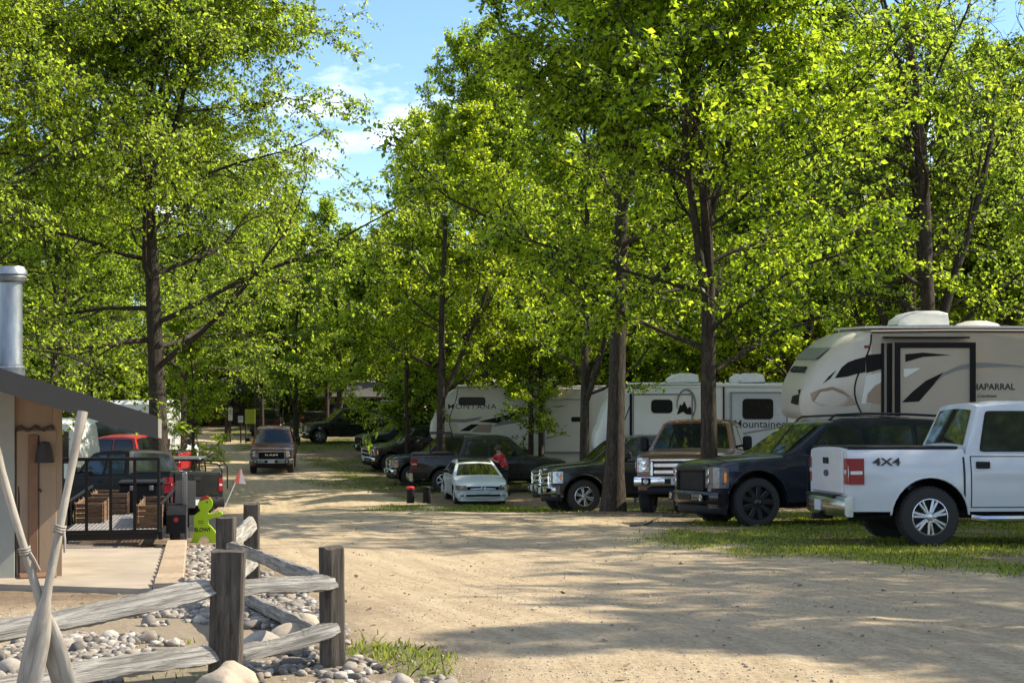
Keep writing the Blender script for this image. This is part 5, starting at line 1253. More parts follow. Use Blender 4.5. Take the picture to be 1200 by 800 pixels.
# V7 black pickup facing right
hh = R(3); X0 = 3.68/2+0.82
vehicle('pickup_truck', 'black pickup truck with a tubular bed rack, seen beside the person in red', 'pickup truck', PICKUP, PT['black'], tail_loc(486, 56.4, hh, X0, 5.66), hh, G, scale=1.04, bed_rack=True, bed='cover', bumper='chrome')
hh = R(191)
vehicle('pickup_truck', 'black pickup truck with a chrome front, nose left behind the racked black pickup', 'pickup truck', PICKUP, PT['black'], nose_loc(456, 59.8, hh, X0), hh, G, brand='ram', bars=1, grille='chrome', cap=True, bed='cover')
vehicle('pickup_truck', 'black pickup truck with a bright bumper corner, beyond the thin roadside trunk', 'pickup truck', PICKUP, PT['black'], nose_loc(430, 68.5, R(203), X0), R(203), G, bars=1)
vehicle('pickup_truck', 'dark slate pickup truck second behind the thin roadside trunk, black grille', 'pickup truck', PICKUP, PT['slate'], nose_loc(421, 79, R(203), X0), R(203), G, grille='black_trim', bars=1, bumper='black_trim')
vehicle('pickup_truck', 'dark green pickup truck with a chrome bumper standing on sunlit grass', 'pickup truck', PICKUP, PT['green'], nose_loc(359, 92, R(196), X0), R(196), G, chrome_handles=True, bars=2, black_mirror=False, scale=1.06)
vehicle('pickup_truck', 'black pickup truck with a red tail lamp behind the dark green pickup, facing right', 'pickup truck', PICKUP, PT['black'], tail_loc(356, 106, R(2), X0, 5.66), R(2), G, bed='open', scale=1.03)
vehicle('sport_utility_vehicle', 'black sport utility vehicle parked behind the approaching maroon pickup', 'SUV', SUV, PT['black'], nose_loc(317, 104, R(95), 2.3), R(95), G)
# V14 RAM on the road
hh = R(-83)
vehicle('pickup_truck', 'maroon pickup truck with a silver bumper and wide black grille driving along the dirt road', 'pickup truck', PICKUP, PT['maroon'], nose_loc(318, 66.5, hh, X0), hh, None, brand='ram', bars=0, grille='steel', bumper='steel', tow_mirror=False)
# V15 slate pickup on the left
hh = R(143)
vehicle('pickup_truck', 'black pickup truck parked behind the utility trailer on the left', 'pickup truck', PICKUP, PT['dull'], tail_loc(229, 40.5, hh, X0, 5.66), hh, None, bed='open', bumper='black_trim')
# ------------------------------------------------------------------ utility trailer and the things round it
M['deck'] = mat('galvanised_mesh', (0.36, 0.34, 0.31), 0.6, 0.3, var=0.4, scale=30)
M['crate_wood'] = wood('crate_boards', (0.14, 0.085, 0.05), (0.27, 0.175, 0.105), stretch=(1, 1, 9), scale=5, bmp=0.4)
Yt = 19.6; xt = at(130, Yt); zt0 = gzf(xt, Yt+1.5); ht = R(90+8.5)
tr_ = thing('utility_trailer', 'black utility trailer with a barred ramp gate and wire mesh deck', 'trailer', (xt, Yt, zt0), ht)   # local +x away from the camera
TW = 1.28; TL = 3.1; DZ = 0.34
b = MB()
for s in (1, -1): b.box((TL/2, s*TW/2, DZ-0.04), (TL, 0.06, 0.12), 0.008)
for k in range(6): b.box((TL*k/5, 0, DZ-0.05), (0.06, TW-0.07, 0.08), 0.006)
b.box((TL+0.55, 0, DZ-0.05), (1.1, 0.08, 0.08), 0.008); b.build('frame', M['black_trim'], tr_)
b = MB()
for k in range(60): b.box((0.03+(TL-.06)*k/59, 0, DZ+0.012), (0.014, TW-0.08, 0.01), 0.002)
for k in range(22): b.box((TL/2, -TW/2+0.06+(TW-0.12)*k/21, DZ+0.020), (TL-0.05, 0.010, 0.006), 0.001)
b.build('deck', M['deck'], tr_)
b = MB(); gH = 0.98
for y in np.linspace(-TW/2+0.02, TW/2-0.02, 5): b.box((-0.03, y, DZ+gH/2), (0.035, 0.04, gH), 0.006)
for z in (DZ+0.02, DZ+gH): b.box((-0.03, 0, z), (0.045, TW, 0.045), 0.008)
b.build('ramp_gate', M['black_trim'], tr_)
for s in (1, -1):
    b = MB(); b.box((TL/2, s*TW/2, DZ+0.36), (TL, 0.035, 0.035), 0.006)
    for x in np.linspace(0.05, TL-0.03, 5): b.box((x, s*TW/2, DZ+0.18), (0.035, 0.034, 0.34), 0.005)
    b.build('side_rail', M['black_trim'], tr_)
    wx = 0.95; yw = s*(TW/2+0.16)
    b = MB(); b.lathe([(0, 0.08), (0.15, 0.08), (0.16, 0.1), (0.25, 0.095), (0.285, 0.05), (0.285, -0.05), (0.25, -0.095), (0, -0.09)], 22, 'y', (wx, yw, 0.285)); b.build('wheel', M['rubber'], tr_)
    b = MB(); loops = []
    for t in np.linspace(-0.15, math.pi+0.15, 13):
        cx, cz = wx-0.36*math.cos(t), 0.30+0.33*math.sin(t); loops.append([(cx, yw-0.13, cz), (cx, yw+0.13, cz), (wx-0.345*math.cos(t), yw+0.13, 0.30+0.315*math.sin(t)), (wx-0.345*math.cos(t), yw-0.13, 0.30+0.315*math.sin(t))])
    b.loft(loops); b.box((wx-0.372, yw, 0.38), (0.012, 0.26, 0.26), 0.004); fd = b.build('fender', M['black_trim'], tr_)
    if s == -1:
        b = MB()
        for k in range(6):
            t = k*math.pi/3; b.lathe([(0, -0.004), (0.014, -0.003), (0.014, 0)], 8, 'x', (wx-0.381, yw-0.0+0.02*math.cos(t), 0.44+0.02*math.sin(t)))
        b.build('flower_sticker', M['red'], fd)
b = MB(); b.lathe([(0, 0.05), (0.06, 0.05), (0.08, 0.02), (0.08, -0.05), (0, -0.05)], 12, 'y', (-0.05, -TW/2+0.02, 0.1)); b.build('gate_wheel', M['rubber'], tr_)
mt = Matrix.Translation((xt, Yt, zt0)) @ Matrix.Rotation(ht, 4, 'Z')
def crate(x, y, z, sx, sy, sz, label, rot=0.0):
    p_ = mt @ Vector((x, y, z)); o = thing('wooden_crate', label, 'crate', p_, ht+rot, 'wooden crates on the utility trailer')
    for s in (1, -1):
        b = MB()
        for k in range(4): b.box((0, s*sy/2, sz*(k+0.5)/4), (sx, 0.02, sz/4-0.012), 0.003)
        b.build('side_board', M['crate_wood'], o)
        b = MB()
        for k in range(4): b.box((s*(sx/2-0.01), 0, sz*(k+0.5)/4), (0.02, sy-0.03, sz/4-0.012), 0.003)
        b.build('end_board', M['crate_wood'], o)
        for q in np.linspace(-sx/2+0.06, sx/2-0.06, 3): b = MB(); b.box((q, s*(sy/2+0.018), sz/2), (0.05, 0.016, sz+0.02), 0.003); b.build('batten', M['crate_wood'], o)
    b = MB(); b.box((0, 0, 0.012), (sx-0.05, sy-0.05, 0.02), 0.003); b.build('base_board', M['crate_wood'], o)
crate(1.5, TW/2-0.22, DZ+0.03, 0.95, 0.36, 0.27, 'wooden slatted crate at the left side of the trailer deck')
crate(2.5, TW/2-0.36, DZ+0.03, 0.6, 0.5, 0.30, 'wooden crate at the far left corner of the trailer deck, beside the black toolbox')
crate(0.98, -TW/2+0.19, DZ+0.03, 1.35, 0.30, 0.30, 'long wooden crate against the right rail of the trailer, beside the fender', 0.02)
p_ = mt @ Vector((2.55, -0.15, DZ+0.03)); tb = thing('toolbox', 'long black toolbox across the far end of the trailer deck', 'toolbox', p_, ht)
b = MB(); b.box((0, 0, 0.2), (0.42, 0.62, 0.4), 0.02); b.build('box', M['black_trim'], tb)
b = MB(); b.box((0, 0, 0.43), (0.45, 0.66, 0.05), 0.015); lid = b.build('lid', M['black_trim'], tb)
b = MB(); b.box((-0.235, 0.12, 0.36), (0.02, 0.06, 0.07), 0.005); b.box((-0.235, -.16, 0.36), (0.02, 0.06, 0.07), 0.005); b.build('latch', M['steel'], tb)
# red frame leaning behind the trailer
pf = P(194, 581, 26.0); rf = thing('red_frame', 'red tubular frame between the utility trailer and the black pickup', 'frame', (pf.x, 26.0, gzf(pf.x, 26.0)), 0.1)
zt1 = (HY-566)/F*26.0-gzf(pf.x, 26.0); b = MB(); ww = 0.135
b.tube([(-ww+.04, 0, 0.0), (-ww, 0, zt1-0.04), (-ww+.03, 0, zt1), (ww, 0, zt1), (ww, 0, 0.0)], 0.022, 8); b.tube([(-ww+.02, 0, zt1*.78), (ww, 0, zt1*.78)], 0.018, 8); b.build('frame', M['red'], rf)
b = MB(); b.box((0, 0.02, zt1*0.9), (2*ww-0.07, 0.015, zt1*0.2), 0.005); b.build('panel', M['red'], rf)

# ------------------------------------------------------------------ side by side buggies, golf carts
def buggy(name, label, cat, px, Y, heading, body_m, seat_m, roof=True, bed_frame=False, scale=1.0, group=None):
    x = at(px, Y); o = thing(name, label, cat, (x, Y, gzf(x, Y)), heading, group); o.scale = (scale,)*3
    b = MB(); loops = []
    for (xx, z0, z1, hw) in ((1.3, .45, .62, .42), (1.2, .36, .78, .52), (0.75, .30, .92, .62), (0.6, .28, .95, .64)): loops.append([(xx, hw, z0), (xx, hw, z1-.06), (xx, hw-.08, z1), (xx, -hw+.08, z1), (xx, -hw, z1-.06), (xx, -hw, z0)])
    b.loft(loops); b.build('hood', body_m, o)
    b = MB(); b.box((-0.1, 0, 0.34), (1.5, 1.2, 0.1), 0.03); b.build('floor', M['black_trim'], o)
    b = MB(); b.box((-0.95, 0, 0.62), (0.8, 1.25, 0.3), 0.04); b.build('cargo_bed', body_m, o)
    for s in (1, -1):
        b = MB(); b.box((-0.2, s*0.3, 0.6), (0.5, 0.5, 0.14), 0.05); b.box((-0.46, s*0.3, 0.9), (0.14, 0.48, 0.55), 0.05, Matrix.Rotation(-0.15, 3, 'Y')); b.build('seat', seat_m, o)
        b = MB(); b.tube([(0.7, s*0.6, 0.9), (0.32, s*0.56, 1.75), (0.2, s*0.55, 1.82), (-0.62, s*0.55, 1.82), (-0.72, s*0.57, 1.72), (-0.78, s*0.6, 0.7)], 0.028, 7); b.build('roll_bar', M['black_trim'], o)
        b = MB(); b.lathe([(0, 0.035), (0.055, 0.04), (0.075, 0.0)], 12, 'x', (1.24, s*0.36, 0.66)); b.build('headlight', M['lamp'], o)
        for xx in (0.95, -0.95):
            b = MB(); b.lathe([(0, 0.1), (0.15, 0.11), (0.16, 0.13), (0.26, 0.12), (0.31, 0.06), (0.31, -0.06), (0.26, -0.12), (0, -0.1)], 18, 'y', (xx, s*0.6, 0.31)); b.build('wheel', M['rubber'], o)
    b = MB(); b.tube([(0.2, -.55, 1.82), (0.2, .55, 1.82)], .025, 6); b.tube([(-.62, -.55, 1.82), (-.62, .55, 1.82)], .025, 6); b.build('roof_bar', M['black_trim'], o)
    if roof: b = MB(); b.box((-0.2, 0, 1.87), (1.15, 1.25, 0.05), 0.02); b.build('roof', M['white_paint'] if roof == 'white' else M['steel'], o)
    if bed_frame:
        b = MB()
        for s in (1, -1): b.tube([(-0.6, s*.6, 1.75), (-1.35, s*.6, 1.7), (-1.5, s*.6, 1.5), (-1.5, s*.6, 0.75)], .025, 6)
        b.tube([(-1.42, -.6, 1.65), (-1.42, .6, 1.65)], .025, 6); b.build('bed_frame', M['black_trim'], o)
    b = MB(); b.tube([(0.62, .3, .92), (0.4, .3, 1.02)], .02, 6); b.tube([(0.4+.02*math.sin(t), .3+.17*math.cos(t), 1.02+.17*math.sin(t)) for t in np.linspace(0, 6.283, 15)], .014, 5); b.build('steering_wheel', M['black_trim'], o)
    return o
buggy('utility_buggy', 'open utility buggy with red seats and a black roll frame behind the trailer and pickup', 'buggy', 212, 50, R(182), M['black_trim'], M['red'], 'steel', True, 0.98)
buggy('golf_cart', 'small white nosed golf cart at the left edge of the far road', 'golf cart', 214, 74, R(-65), M['white_paint'], M['black_trim'], False)
buggy('golf_cart', 'golf cart with a white roof parked under the dark shelter', 'golf cart', 424, 112, R(-20), M['white_paint'], M['rv_cream'], 'white')
# red pickup, motorhome and covered boat behind the shed
vehicle('pickup_truck', 'red pickup truck mostly hidden behind the slate pickup', 'pickup truck', PICKUP, PT['red'], (at(138, 60), 60), R(170), None, bed='open')
mh = thing('motorhome', 'white motorhome with black windows and swooshes behind the shed corner', 'motorhome', (at(106, 54.0), 54.0, gzf(at(106, 54.0), 54)), R(-4))
b = MB(); loops = []
for (u, z0, z1, hw) in ((0, .6, 1.5, .95), (0.05, .45, 2.0, 1.1), (0.2, .4, 2.8, 1.2), (0.45, .4, 3.0, 1.22), (5.5, .4, 3.05, 1.22), (5.6, .5, 2.95, 1.2)):
    loops.append([(u-5.6, hw, z0), (u-5.6, hw, z1-.12), (u-5.6, hw-.12, z1), (u-5.6, -hw+.12, z1), (u-5.6, -hw, z1-.12), (u-5.6, -hw, z0)])
b.loft([[(-p[0]-5.6, p[1], p[2]) for p in l] for l in loops]); b.build('body', M['white_paint'], mh)
for u0, u1 in ((0.35, 0.72), (1.2, 2.3)):
    b = MB(); b.box((-u0-(u1-u0)/2, -1.23, 2.05), (u1-u0, 0.03, 1.15), 0.02); b.build('window', M['glass'], mh)
b = MB(); b.prism([(-0.8, 1.15), (-1.6, 0.9), (-2.8, 1.3), (-2.8, 1.6), (-1.6, 1.1)], 0.012, lambda a, c, t: (a, -1.222-t, c)); b.build('stripe', M['rv_black'], mh)
for u in (1.1, 4.4): b = MB(); b.lathe([(0, .12), (.2, .12), (.38, .1), (.42, 0), (.38, -.1), (0, -.1)], 18, 'y', (-u, -1.08, .42)); b.build('wheel', M['rubber'], mh)
wt = thing('camper_trailer', 'white box camper glimpsed through leaves above the shed eave', 'camper trailer', (at(160, 72), 72, gzf(at(160, 72), 72)), R(175))
b = MB(); b.loft([[(u, hw, z0), (u, hw, z1-.15), (u, hw-.15, z1), (u, -hw+.15, z1), (u, -hw, z1-.15), (u, -hw, z0)] for u, z0, z1, hw in ((1.9, 1.2, 2.6, 1.1), (1.75, .8, 3.15, 1.2), (-1.8, .6, 3.2, 1.2), (-1.9, .8, 3.0, 1.15))]); b.build('wall', M['white_paint'], wt)
b = MB(); b.box((0.2, 1.21, 2.1), (1.0, .03, .6), .03); b.build('window', M['glass'], wt)
for s in (1, -1): b = MB(); b.lathe([(0, .1), (.2, .1), (.33, .09), (.36, 0), (.33, -.09), (0, -.1)], 16, 'y', (-.3, s*1.05, .36)); b.build('wheel', M['rubber'], wt)
b = MB(); b.box((2.4, 0, .5), (1.6, .1, .1), .01); b.build('drawbar', M['black_trim'], wt)
bo = thing('boat', 'dark covered boat on a trailer between the motorhome and the tree', 'boat', (at(128, 64), 64, gzf(at(128, 64), 64)), R(178))
b = MB(); loops = []
for u, hw, z0, z1 in ((2.6, .08, 1.5, 1.7), (2.0, .6, 1.05, 1.75), (1.0, .95, .8, 1.75), (-1.5, 1.05, .75, 1.7), (-2.4, 1.0, .8, 1.65)): loops.append([(u, hw, z1), (u, hw*.9, (z0+z1)/2), (u, 0, z0), (u, -hw*.9, (z0+z1)/2), (u, -hw, z1)])
b.loft(loops); b.build('hull', PT['blue'], bo)
b = MB(); loops = []
for u, hw, z1 in ((2.5, .12, .1), (1.5, .82, .35), (0.3, 1.0, .75), (-.8, 1.05, .7), (-2.3, 1.02, .3)): loops.append([(u, hw, 1.7), (u, hw*.6, 1.72+z1*.7), (u, 0, 1.75+z1), (u, -hw*.6, 1.72+z1*.7), (u, -hw, 1.7)])
b.loft(loops); b.build('cover', PT['navy'], bo)
b = MB(); b.box((0, 0, .55), (4.6, .9, .1), .02)
for s in (1, -1): b.lathe([(0, .1), (.3, .09), (.33, 0), (.3, -.09), (0, -.1)], 16, 'y', (-.6, s*.95, .33))
b.tube([(-.6, -.95, .33), (-.6, .95, .33)], .04, 6); b.build('boat_trailer', M['black_trim'], bo)

# ------------------------------------------------------------------ markers, signs, buildings far off
for px, lab, redtop in ((481, 'short black marker post with a red cap beside the bed of a pickup', True), (500, 'short plain black marker post next to the sedan', False)):
    Y = 49.8; x = at(px, Y); o = thing('marker_post', lab, 'post', (x, Y, gzf(x, Y)))
    b = MB(); b.lathe([(0.12, 0), (0.13, 0.02), (0.125, 0.5), (0.0, 0.5)], 14); b.build('post', M['black_trim'], o)
    b = MB(); b.lathe([(0.135, 0.49), (0.14, 0.55), (0.1, 0.58), (0, 0.58)], 14); b.build('cap', M['red'] if redtop else M['black_trim'], o)
M['sign_lime'] = mat('yellow_green_board', (0.42, 0.45, 0.05), 0.6, var=0.1); M['sign_white'] = mat('white_sign_face', (0.62, 0.63, 0.62), 0.5)
M['brown_wood'] = wood('brown_siding', (0.055, 0.04, 0.032), (0.11, 0.085, 0.07), stretch=(5, 5, .6), scale=3, bmp=0.3)
def board(name, label, px, py, w_, h_, Y, m, marks=0):
    x = at(px, Y); zg = gzf(x, Y); o = thing(name, label, 'sign', (x, Y, zg)); zc = (HY-py)/F*Y-zg; W_ = w_/F*Y; H_ = h_/F*Y
    b = MB()
    for s in ((-1, 1) if W_ > 0.5 else (0,)): b.box((s*(W_/2-.05), 0.06, (zc+H_/2)/2), (.08, .08, zc+H_/2), .01)
    b.build('post', M['brown_wood'], o); b = MB(); b.box((0, 0, zc), (W_, .03, H_), .006); p_ = b.build('sign_panel', m, o)
    for k in range(marks): b = MB(); b.box((0, -.018, zc+H_*(.25-.2*k)), (W_*.6, .006, H_*.07), .001); b.build('text_line', M['rv_grey'], p_)
    return o
board('notice_board', 'yellow green notice board beside the far bend of the road', 293, 488, 12, 17, 92, M['sign_lime'])
board('notice_sign', 'small white sign low on a post left of the yellow green board', 282, 491, 6, 8, 92, M['sign_white'], 2)
board('notice_sign', 'narrow upright white sign on the dark tree trunk at the road end', 270, 485, 5, 15, 93, M['sign_white'], 2)
# dark cabin at the end of the road and the shelter on the right of it
def cabin(name, label, px, Y, w_, d_, hw, hr, wall_m, roof_m, rot=0, posts=False):
    x = at(px, Y); o = thing(name, label, 'building', (x, Y, gzf(x, Y)), rot)
    if posts:
        for sx in np.linspace(-w_/2+.1, w_/2-.1, 4):
            for sy in (-1, 1): b = MB(); b.box((sx, sy*(d_/2-.1), hw/2), (.14, .14, hw), .01); b.build('post', wall_m, o)
        b = MB(); b.box((0, d_/2-.02, 1.2), (w_-.4, .08, 2.4), .01); b.build('back_wall', wall_m, o)
    else:
        b = MB(); b.box((0, 0, hw/2), (w_, d_, hw), .01); wl_ = b.build('wall', wall_m, o)
        for k in np.linspace(-w_*.32, w_*.32, 3): b = MB(); b.box((k, -d_/2-.02, hw*.55), (.9, .05, .9), .01); b.build('window', M['glass'], o)
        b = MB(); b.box((w_*.16, -d_/2-.02, 1.0), (.95, .05, 2.0), .01); b.build('door', M['rust_brown'], o)
    e = .5; b = MB()
    vs = [(sx*(w_/2+e), sy*(d_/2+e), hw-.05) for sx in (-1, 1) for sy in (-1, 1)]+[(sx*(w_/2+e)*.75, 0, hw+hr) for sx in (-1, 1)]
    vs += [(v[0], v[1], v[2]+.14) for v in vs]
    b.add(vs, [[0, 1, 3, 2], [6, 8, 11, 10], [7, 6, 10], [7, 10, 11, 9], [9, 11, 8], [0, 2, 8, 6], [2, 3, 9, 8], [3, 1, 7, 9], [1, 0, 6, 7]], 0, False); b.build('roof', roof_m, o); return o
cabin('cabin', 'dark brown cabin at the far end of the dirt road', 232, 118, 9, 5, 2.6, 1.4, M['brown_wood'], M['shingle'], R(8))
cabin('open_shelter', 'open shelter with a dark roof behind the far parked pickups', 432, 113, 6.2, 4.2, 2.3, 1.0, M['brown_wood'], M['shingle'], R(-6), True)
o = thing('utility_box', 'tall grey utility shed right of the open shelter', 'shed', (at(459, 100), 100, gzf(at(459, 100), 100)))
b = MB(); b.box((0, 0, 1.15), (1.7, 1.5, 2.3), .02); b.build('wall', M['grey_metal'], o); b = MB(); b.box((0, 0, 2.36), (1.9, 1.7, .1), .02); b.build('roof', M['fascia'], o); b = MB(); b.box((0, -.76, 1.0), (.8, .03, 1.9), .01); b.build('door', M['fascia'], o)
# garden hose in the grass
pts = []
for t in np.linspace(0, 1, 26):
    px, py = 738+72*t, 618-17*t+2.5*math.sin(t*9); x, y = gp(px, py); pts.append((x, y, float(gsurf(x, y))+0.02))
b = MB(); b.tube(pts, 0.012, 7); tag(b.build('ground_cable', M['rubber']), 'black cable lying along the grass edge in front of the vehicles', 'cable')

# ------------------------------------------------------------------ person in red leaning over the truck
M['skin'] = mat('skin', (0.42, 0.24, 0.17), 0.5, var=0.08); M['shirt'] = mat('red_shirt', (0.50, 0.018, 0.03), 0.8, var=0.15, scale=12, bmp=0.2)
M['trouser'] = mat('dark_trousers', (0.02, 0.022, 0.028), 0.85, var=0.2); M['hair'] = mat('brown_hair', (0.06, 0.04, 0.028), 0.7, var=0.3, scale=20)
def skinned(nm, V, E, Rr, m, parent, sub=2):
    me = bpy.data.meshes.new(nm); me.from_pydata(V, E, []); o = bpy.data.objects.new(nm+'_tmp', me); COL.objects.link(o)
    sk = o.modifiers.new('s', 'SKIN'); sk.use_smooth_shade = True
    if not me.skin_vertices: me.attributes.new('tmp', 'FLOAT', 'POINT')
    for v, r in zip(me.skin_vertices[0].data, Rr): v.radius = r if isinstance(r, tuple) else (r, r)
    me.skin_vertices[0].data[0].use_root = True
    su = o.modifiers.new('u', 'SUBSURF'); su.levels = sub; su.render_levels = sub
    dg = bpy.context.evaluated_depsgraph_get(); dg.update()
    out = bpy.data.meshes.new_from_object(o.evaluated_get(dg)); bpy.data.objects.remove(o)
    out.materials.clear(); out.materials.append(m); out.name = nm; return link(nm, out, parent)
Yp = 54.3; xp = at(589, Yp); pe = thing('person', 'person in a red shirt and dark trousers leaning over a truck bed', 'person', (xp, Yp, gzf(xp, Yp)), 0)
# local x right, y away; leaning to the left
J = dict(pelvis=(0.10, 0, 0.98), waist=(0.06, 0.02, 1.14), chest=(-0.06, 0.06, 1.36), neck=(-0.13, 0.08, 1.52), head0=(-0.16, 0.09, 1.60), head=(-0.18, 0.09, 1.70),
    shL=(-0.20, 0.18, 1.45), elL=(-0.34, 0.32, 1.30), wrL=(-0.48, 0.42, 1.30), shR=(0.03, -0.10, 1.44), elR=(-0.14, -0.02, 1.20), wrR=(-0.34, 0.14, 1.26),
    hL=(0.10, 0.09, 0.93), kL=(0.06, 0.12, 0.50), aL=(0.10, 0.13, 0.09), tL=(-0.06, 0.14, 0.05), hR=(0.11, -0.09, 0.93), kR=(0.12, -0.11, 0.50), aR=(0.20, -0.12, 0.09), tR=(0.04, -0.12, 0.05))
names = list(J); idx = {k: i for i, k in enumerate(names)}
E = [('pelvis', 'waist'), ('waist', 'chest'), ('chest', 'neck'), ('neck', 'head0'), ('head0', 'head'), ('chest', 'shL'), ('shL', 'elL'), ('elL', 'wrL'), ('chest', 'shR'), ('shR', 'elR'), ('elR', 'wrR'), ('pelvis', 'hL'), ('hL', 'kL'), ('kL', 'aL'), ('aL', 'tL'), ('pelvis', 'hR'), ('hR', 'kR'), ('kR', 'aR'), ('aR', 'tR')]
RR = dict(pelvis=(.15, .12), waist=(.13, .11), chest=(.16, .12), neck=.058, head0=.085, head=.105, shL=.07, elL=.047, wrL=.03, shR=.07, elR=.047, wrR=.03, hL=.09, kL=.06, aL=.042, tL=.035, hR=.09, kR=.06, aR=.042, tR=.035)
V = [J[k] for k in names]; EE = [(idx[a], idx[c]) for a, c in E]; RD = [RR[k] for k in names]
for side, wr, el in (('L', J['wrL'], J['elL']), ('R', J['wrR'], J['elR'])):
    d = (Vector(wr)-Vector(el)).normalized(); s_ = d.cross(Vector((0, 0, 1))).normalized(); palm = Vector(wr)+d*0.07
    pi_ = len(V); V.append(tuple(palm)); RD.append((.035, .02)); EE.append((idx['wr'+side], pi_))
    for k, (off, ln) in enumerate(((-.03, .075), (-.01, .085), (.012, .08), (.032, .062))):
        q = palm+s_*off+d*0.02; i0 = len(V); V += [tuple(q+d*ln*.5), tuple(q+d*ln*.85+Vector((0, 0, -.03)))]; RD += [.010, .008]; EE += [(pi_, i0), (i0, i0+1)]
    i0 = len(V); V += [tuple(palm-s_*.045-d*.02), tuple(palm-s_*.06+d*.03)]; RD += [.011, .009]; EE += [(pi_, i0), (i0, i0+1)]
skinned('body', V, EE, RD, M['skin'], pe)
def sub_(nm, keys, edges, infl, m): 
    ix = {k: i for i, k in enumerate(keys)}; rr = []
    for k in keys: r = RR[k]; rr.append(tuple(a+infl for a in r) if isinstance(r, tuple) else (r+infl, r+infl))
    return skinned(nm, [J[k] for k in keys], [(ix[a], ix[c]) for a, c in edges], rr, m, pe)
sub_('shirt', ['waist', 'pelvis', 'chest', 'shL', 'elL', 'shR', 'elR'], [('waist', 'pelvis'), ('waist', 'chest'), ('chest', 'shL'), ('shL', 'elL'), ('chest', 'shR'), ('shR', 'elR')], .022, M['shirt'])
sub_('trousers', ['pelvis', 'hL', 'kL', 'aL', 'hR', 'kR', 'aR'], [('pelvis', 'hL'), ('hL', 'kL'), ('kL', 'aL'), ('pelvis', 'hR'), ('hR', 'kR'), ('kR', 'aR')], .02, M['trouser'])
b = MB(); hc = Vector(J['head'])+Vector((0.01, 0, .035)); b.lathe([(0.0, .115), (.06, .10), (.10, .05), (.118, -.01), (.112, -.07), (.09, -.10)], 18, 'z', tuple(hc)); b.build('hair', M['hair'], pe)
for k in ('aL', 'aR'):
    q = Vector(J[k]); b = MB(); b.loft([[(q.x+dx, q.y+y, z) for y, z in ((-w_, 0), (w_, 0), (w_*.8, hh_), (-w_*.8, hh_))] for dx, w_, hh_ in ((.09, .04, .09), (.02, .05, .12), (-.1, .052, .07), (-.19, .03, .045))]); b.build('shoe', M['trouser'], pe)
b = MB()
fc = Vector(J['head']); b.lathe([(0, -.022), (.012, -.01), (.018, .012)], 8, 'x', (fc.x-.105, fc.y, fc.z-.01)); b.build('nose', M['skin'], pe)
# ------------------------------------------------------------------ trees
tree('ash', 187, 50, 'tall dark trunked tree with drooping twigs towering over the shed roof', rz=0.6, s=1.08)
tree('oakA', 830, 29.3, 'oak with a forked bright green crown rising behind the black sport utility vehicle', rz=2.1, s=1.0)
tree('oakB', 719, 36.2, 'oak with a thick straight trunk standing before the graphite pickup', rz=0.4, s=1.22)
tree('oakC', 685, 46.9, 'dark trunked tree in front of the Mountaineer camper', rz=1.4, s=1.05)
tree('slim', 622, 61.3, 'left one of two thin trunks in front of the MONTANA camper', rz=0.3)
tree('slim', 634, 61.6, 'right one of two thin trunks in front of the MONTANA camper', rz=3.3, s=0.98)
tree('oakC', 516, 57.7, 'leafy tree with a pale trunk at the nose of the MONTANA camper', rz=2.3, s=1.15, sz=0.97)
tree('oakB', 548, 90, 'tall leafy tree far behind the thin roadside trunk', rz=0.9, s=1.28, sz=1.12)
tree('oakB', 572, 68.5, 'tall leafy tree behind the nose of the MONTANA camper', rz=5.3, s=1.12, sz=1.22)
tree('slim', 477, 62.5, 'thin roadside tree with a low leafy crown before the black pickups', rz=5.0, s=0.85, sz=1.3)
tree('bare', 1092, 42, 'tall grey trunked tree with steep bare limbs behind the CHAPARRAL camper', rz=1.0, s=1.1)
tree('bare', 1062, 47, 'second tall sparse tree just left of the grey trunked one', rz=3.9, s=1.0)
tree('oakA', 1180, 52, 'broad green tree at the right edge behind the beige camper', rz=4.4, s=0.95)
tree('oakB', 960, 58, 'green tree rising between the white and the beige camper', rz=2.6, s=1.0)
tree('farA', 347, 90, 'slender tree standing left of the dark green pickup', rz=0.2, s=0.82)
tree('farB', 307, 94, 'dark trunk behind the maroon pickup', rz=1.9, s=0.9)
tree('farA', 383, 104, 'tree behind the far black pickup', rz=3.2, s=0.8)
tree('farB', 266, 93.5, 'tree carrying the narrow white sign', rz=4.2, s=0.95)
tree('farA', 398, 99.5, 'tree between the dark green pickup and the far black pickup', rz=2.7, s=1.0)
tree('farA', 325, 121, 'tall tree at the road bend above the maroon pickup', rz=5.6, s=1.2)
t = tree('farB', 405, 110, 'pale trunked birch left of the open shelter', rz=5.1, s=0.75)
for ch in t.children:
    if ch.name.startswith('trunk'):
        ch.data = ch.data.copy(); ch.data.materials.clear(); ch.data.materials.append(M['bark_pale'])
tree('ash', -95, 44, 'tall leafy tree at the left edge above the stovepipe', rz=2.4, s=1.0)
tree('slim', 226, 56, 'leafy sapling beside the big trunk at the road edge', rz=1.0, cat='sapling', name='sapling', s=0.62)
tree('ash', 212, 73, 'broad leafy tree beyond the big dark trunk on the left of the road', rz=4.0, s=0.92)
tree('oakB', 60, 62, 'leafy tree behind the white motorhome', rz=1.2, s=1.05)
tree('oakA', 128, 84, 'leafy tree behind the white box camper', rz=3.2, s=1.1)
tree('shrub', 118, 76, 'bright green bush above the shed eave', rz=2.0, cat='bush', name='bush', s=1.5)
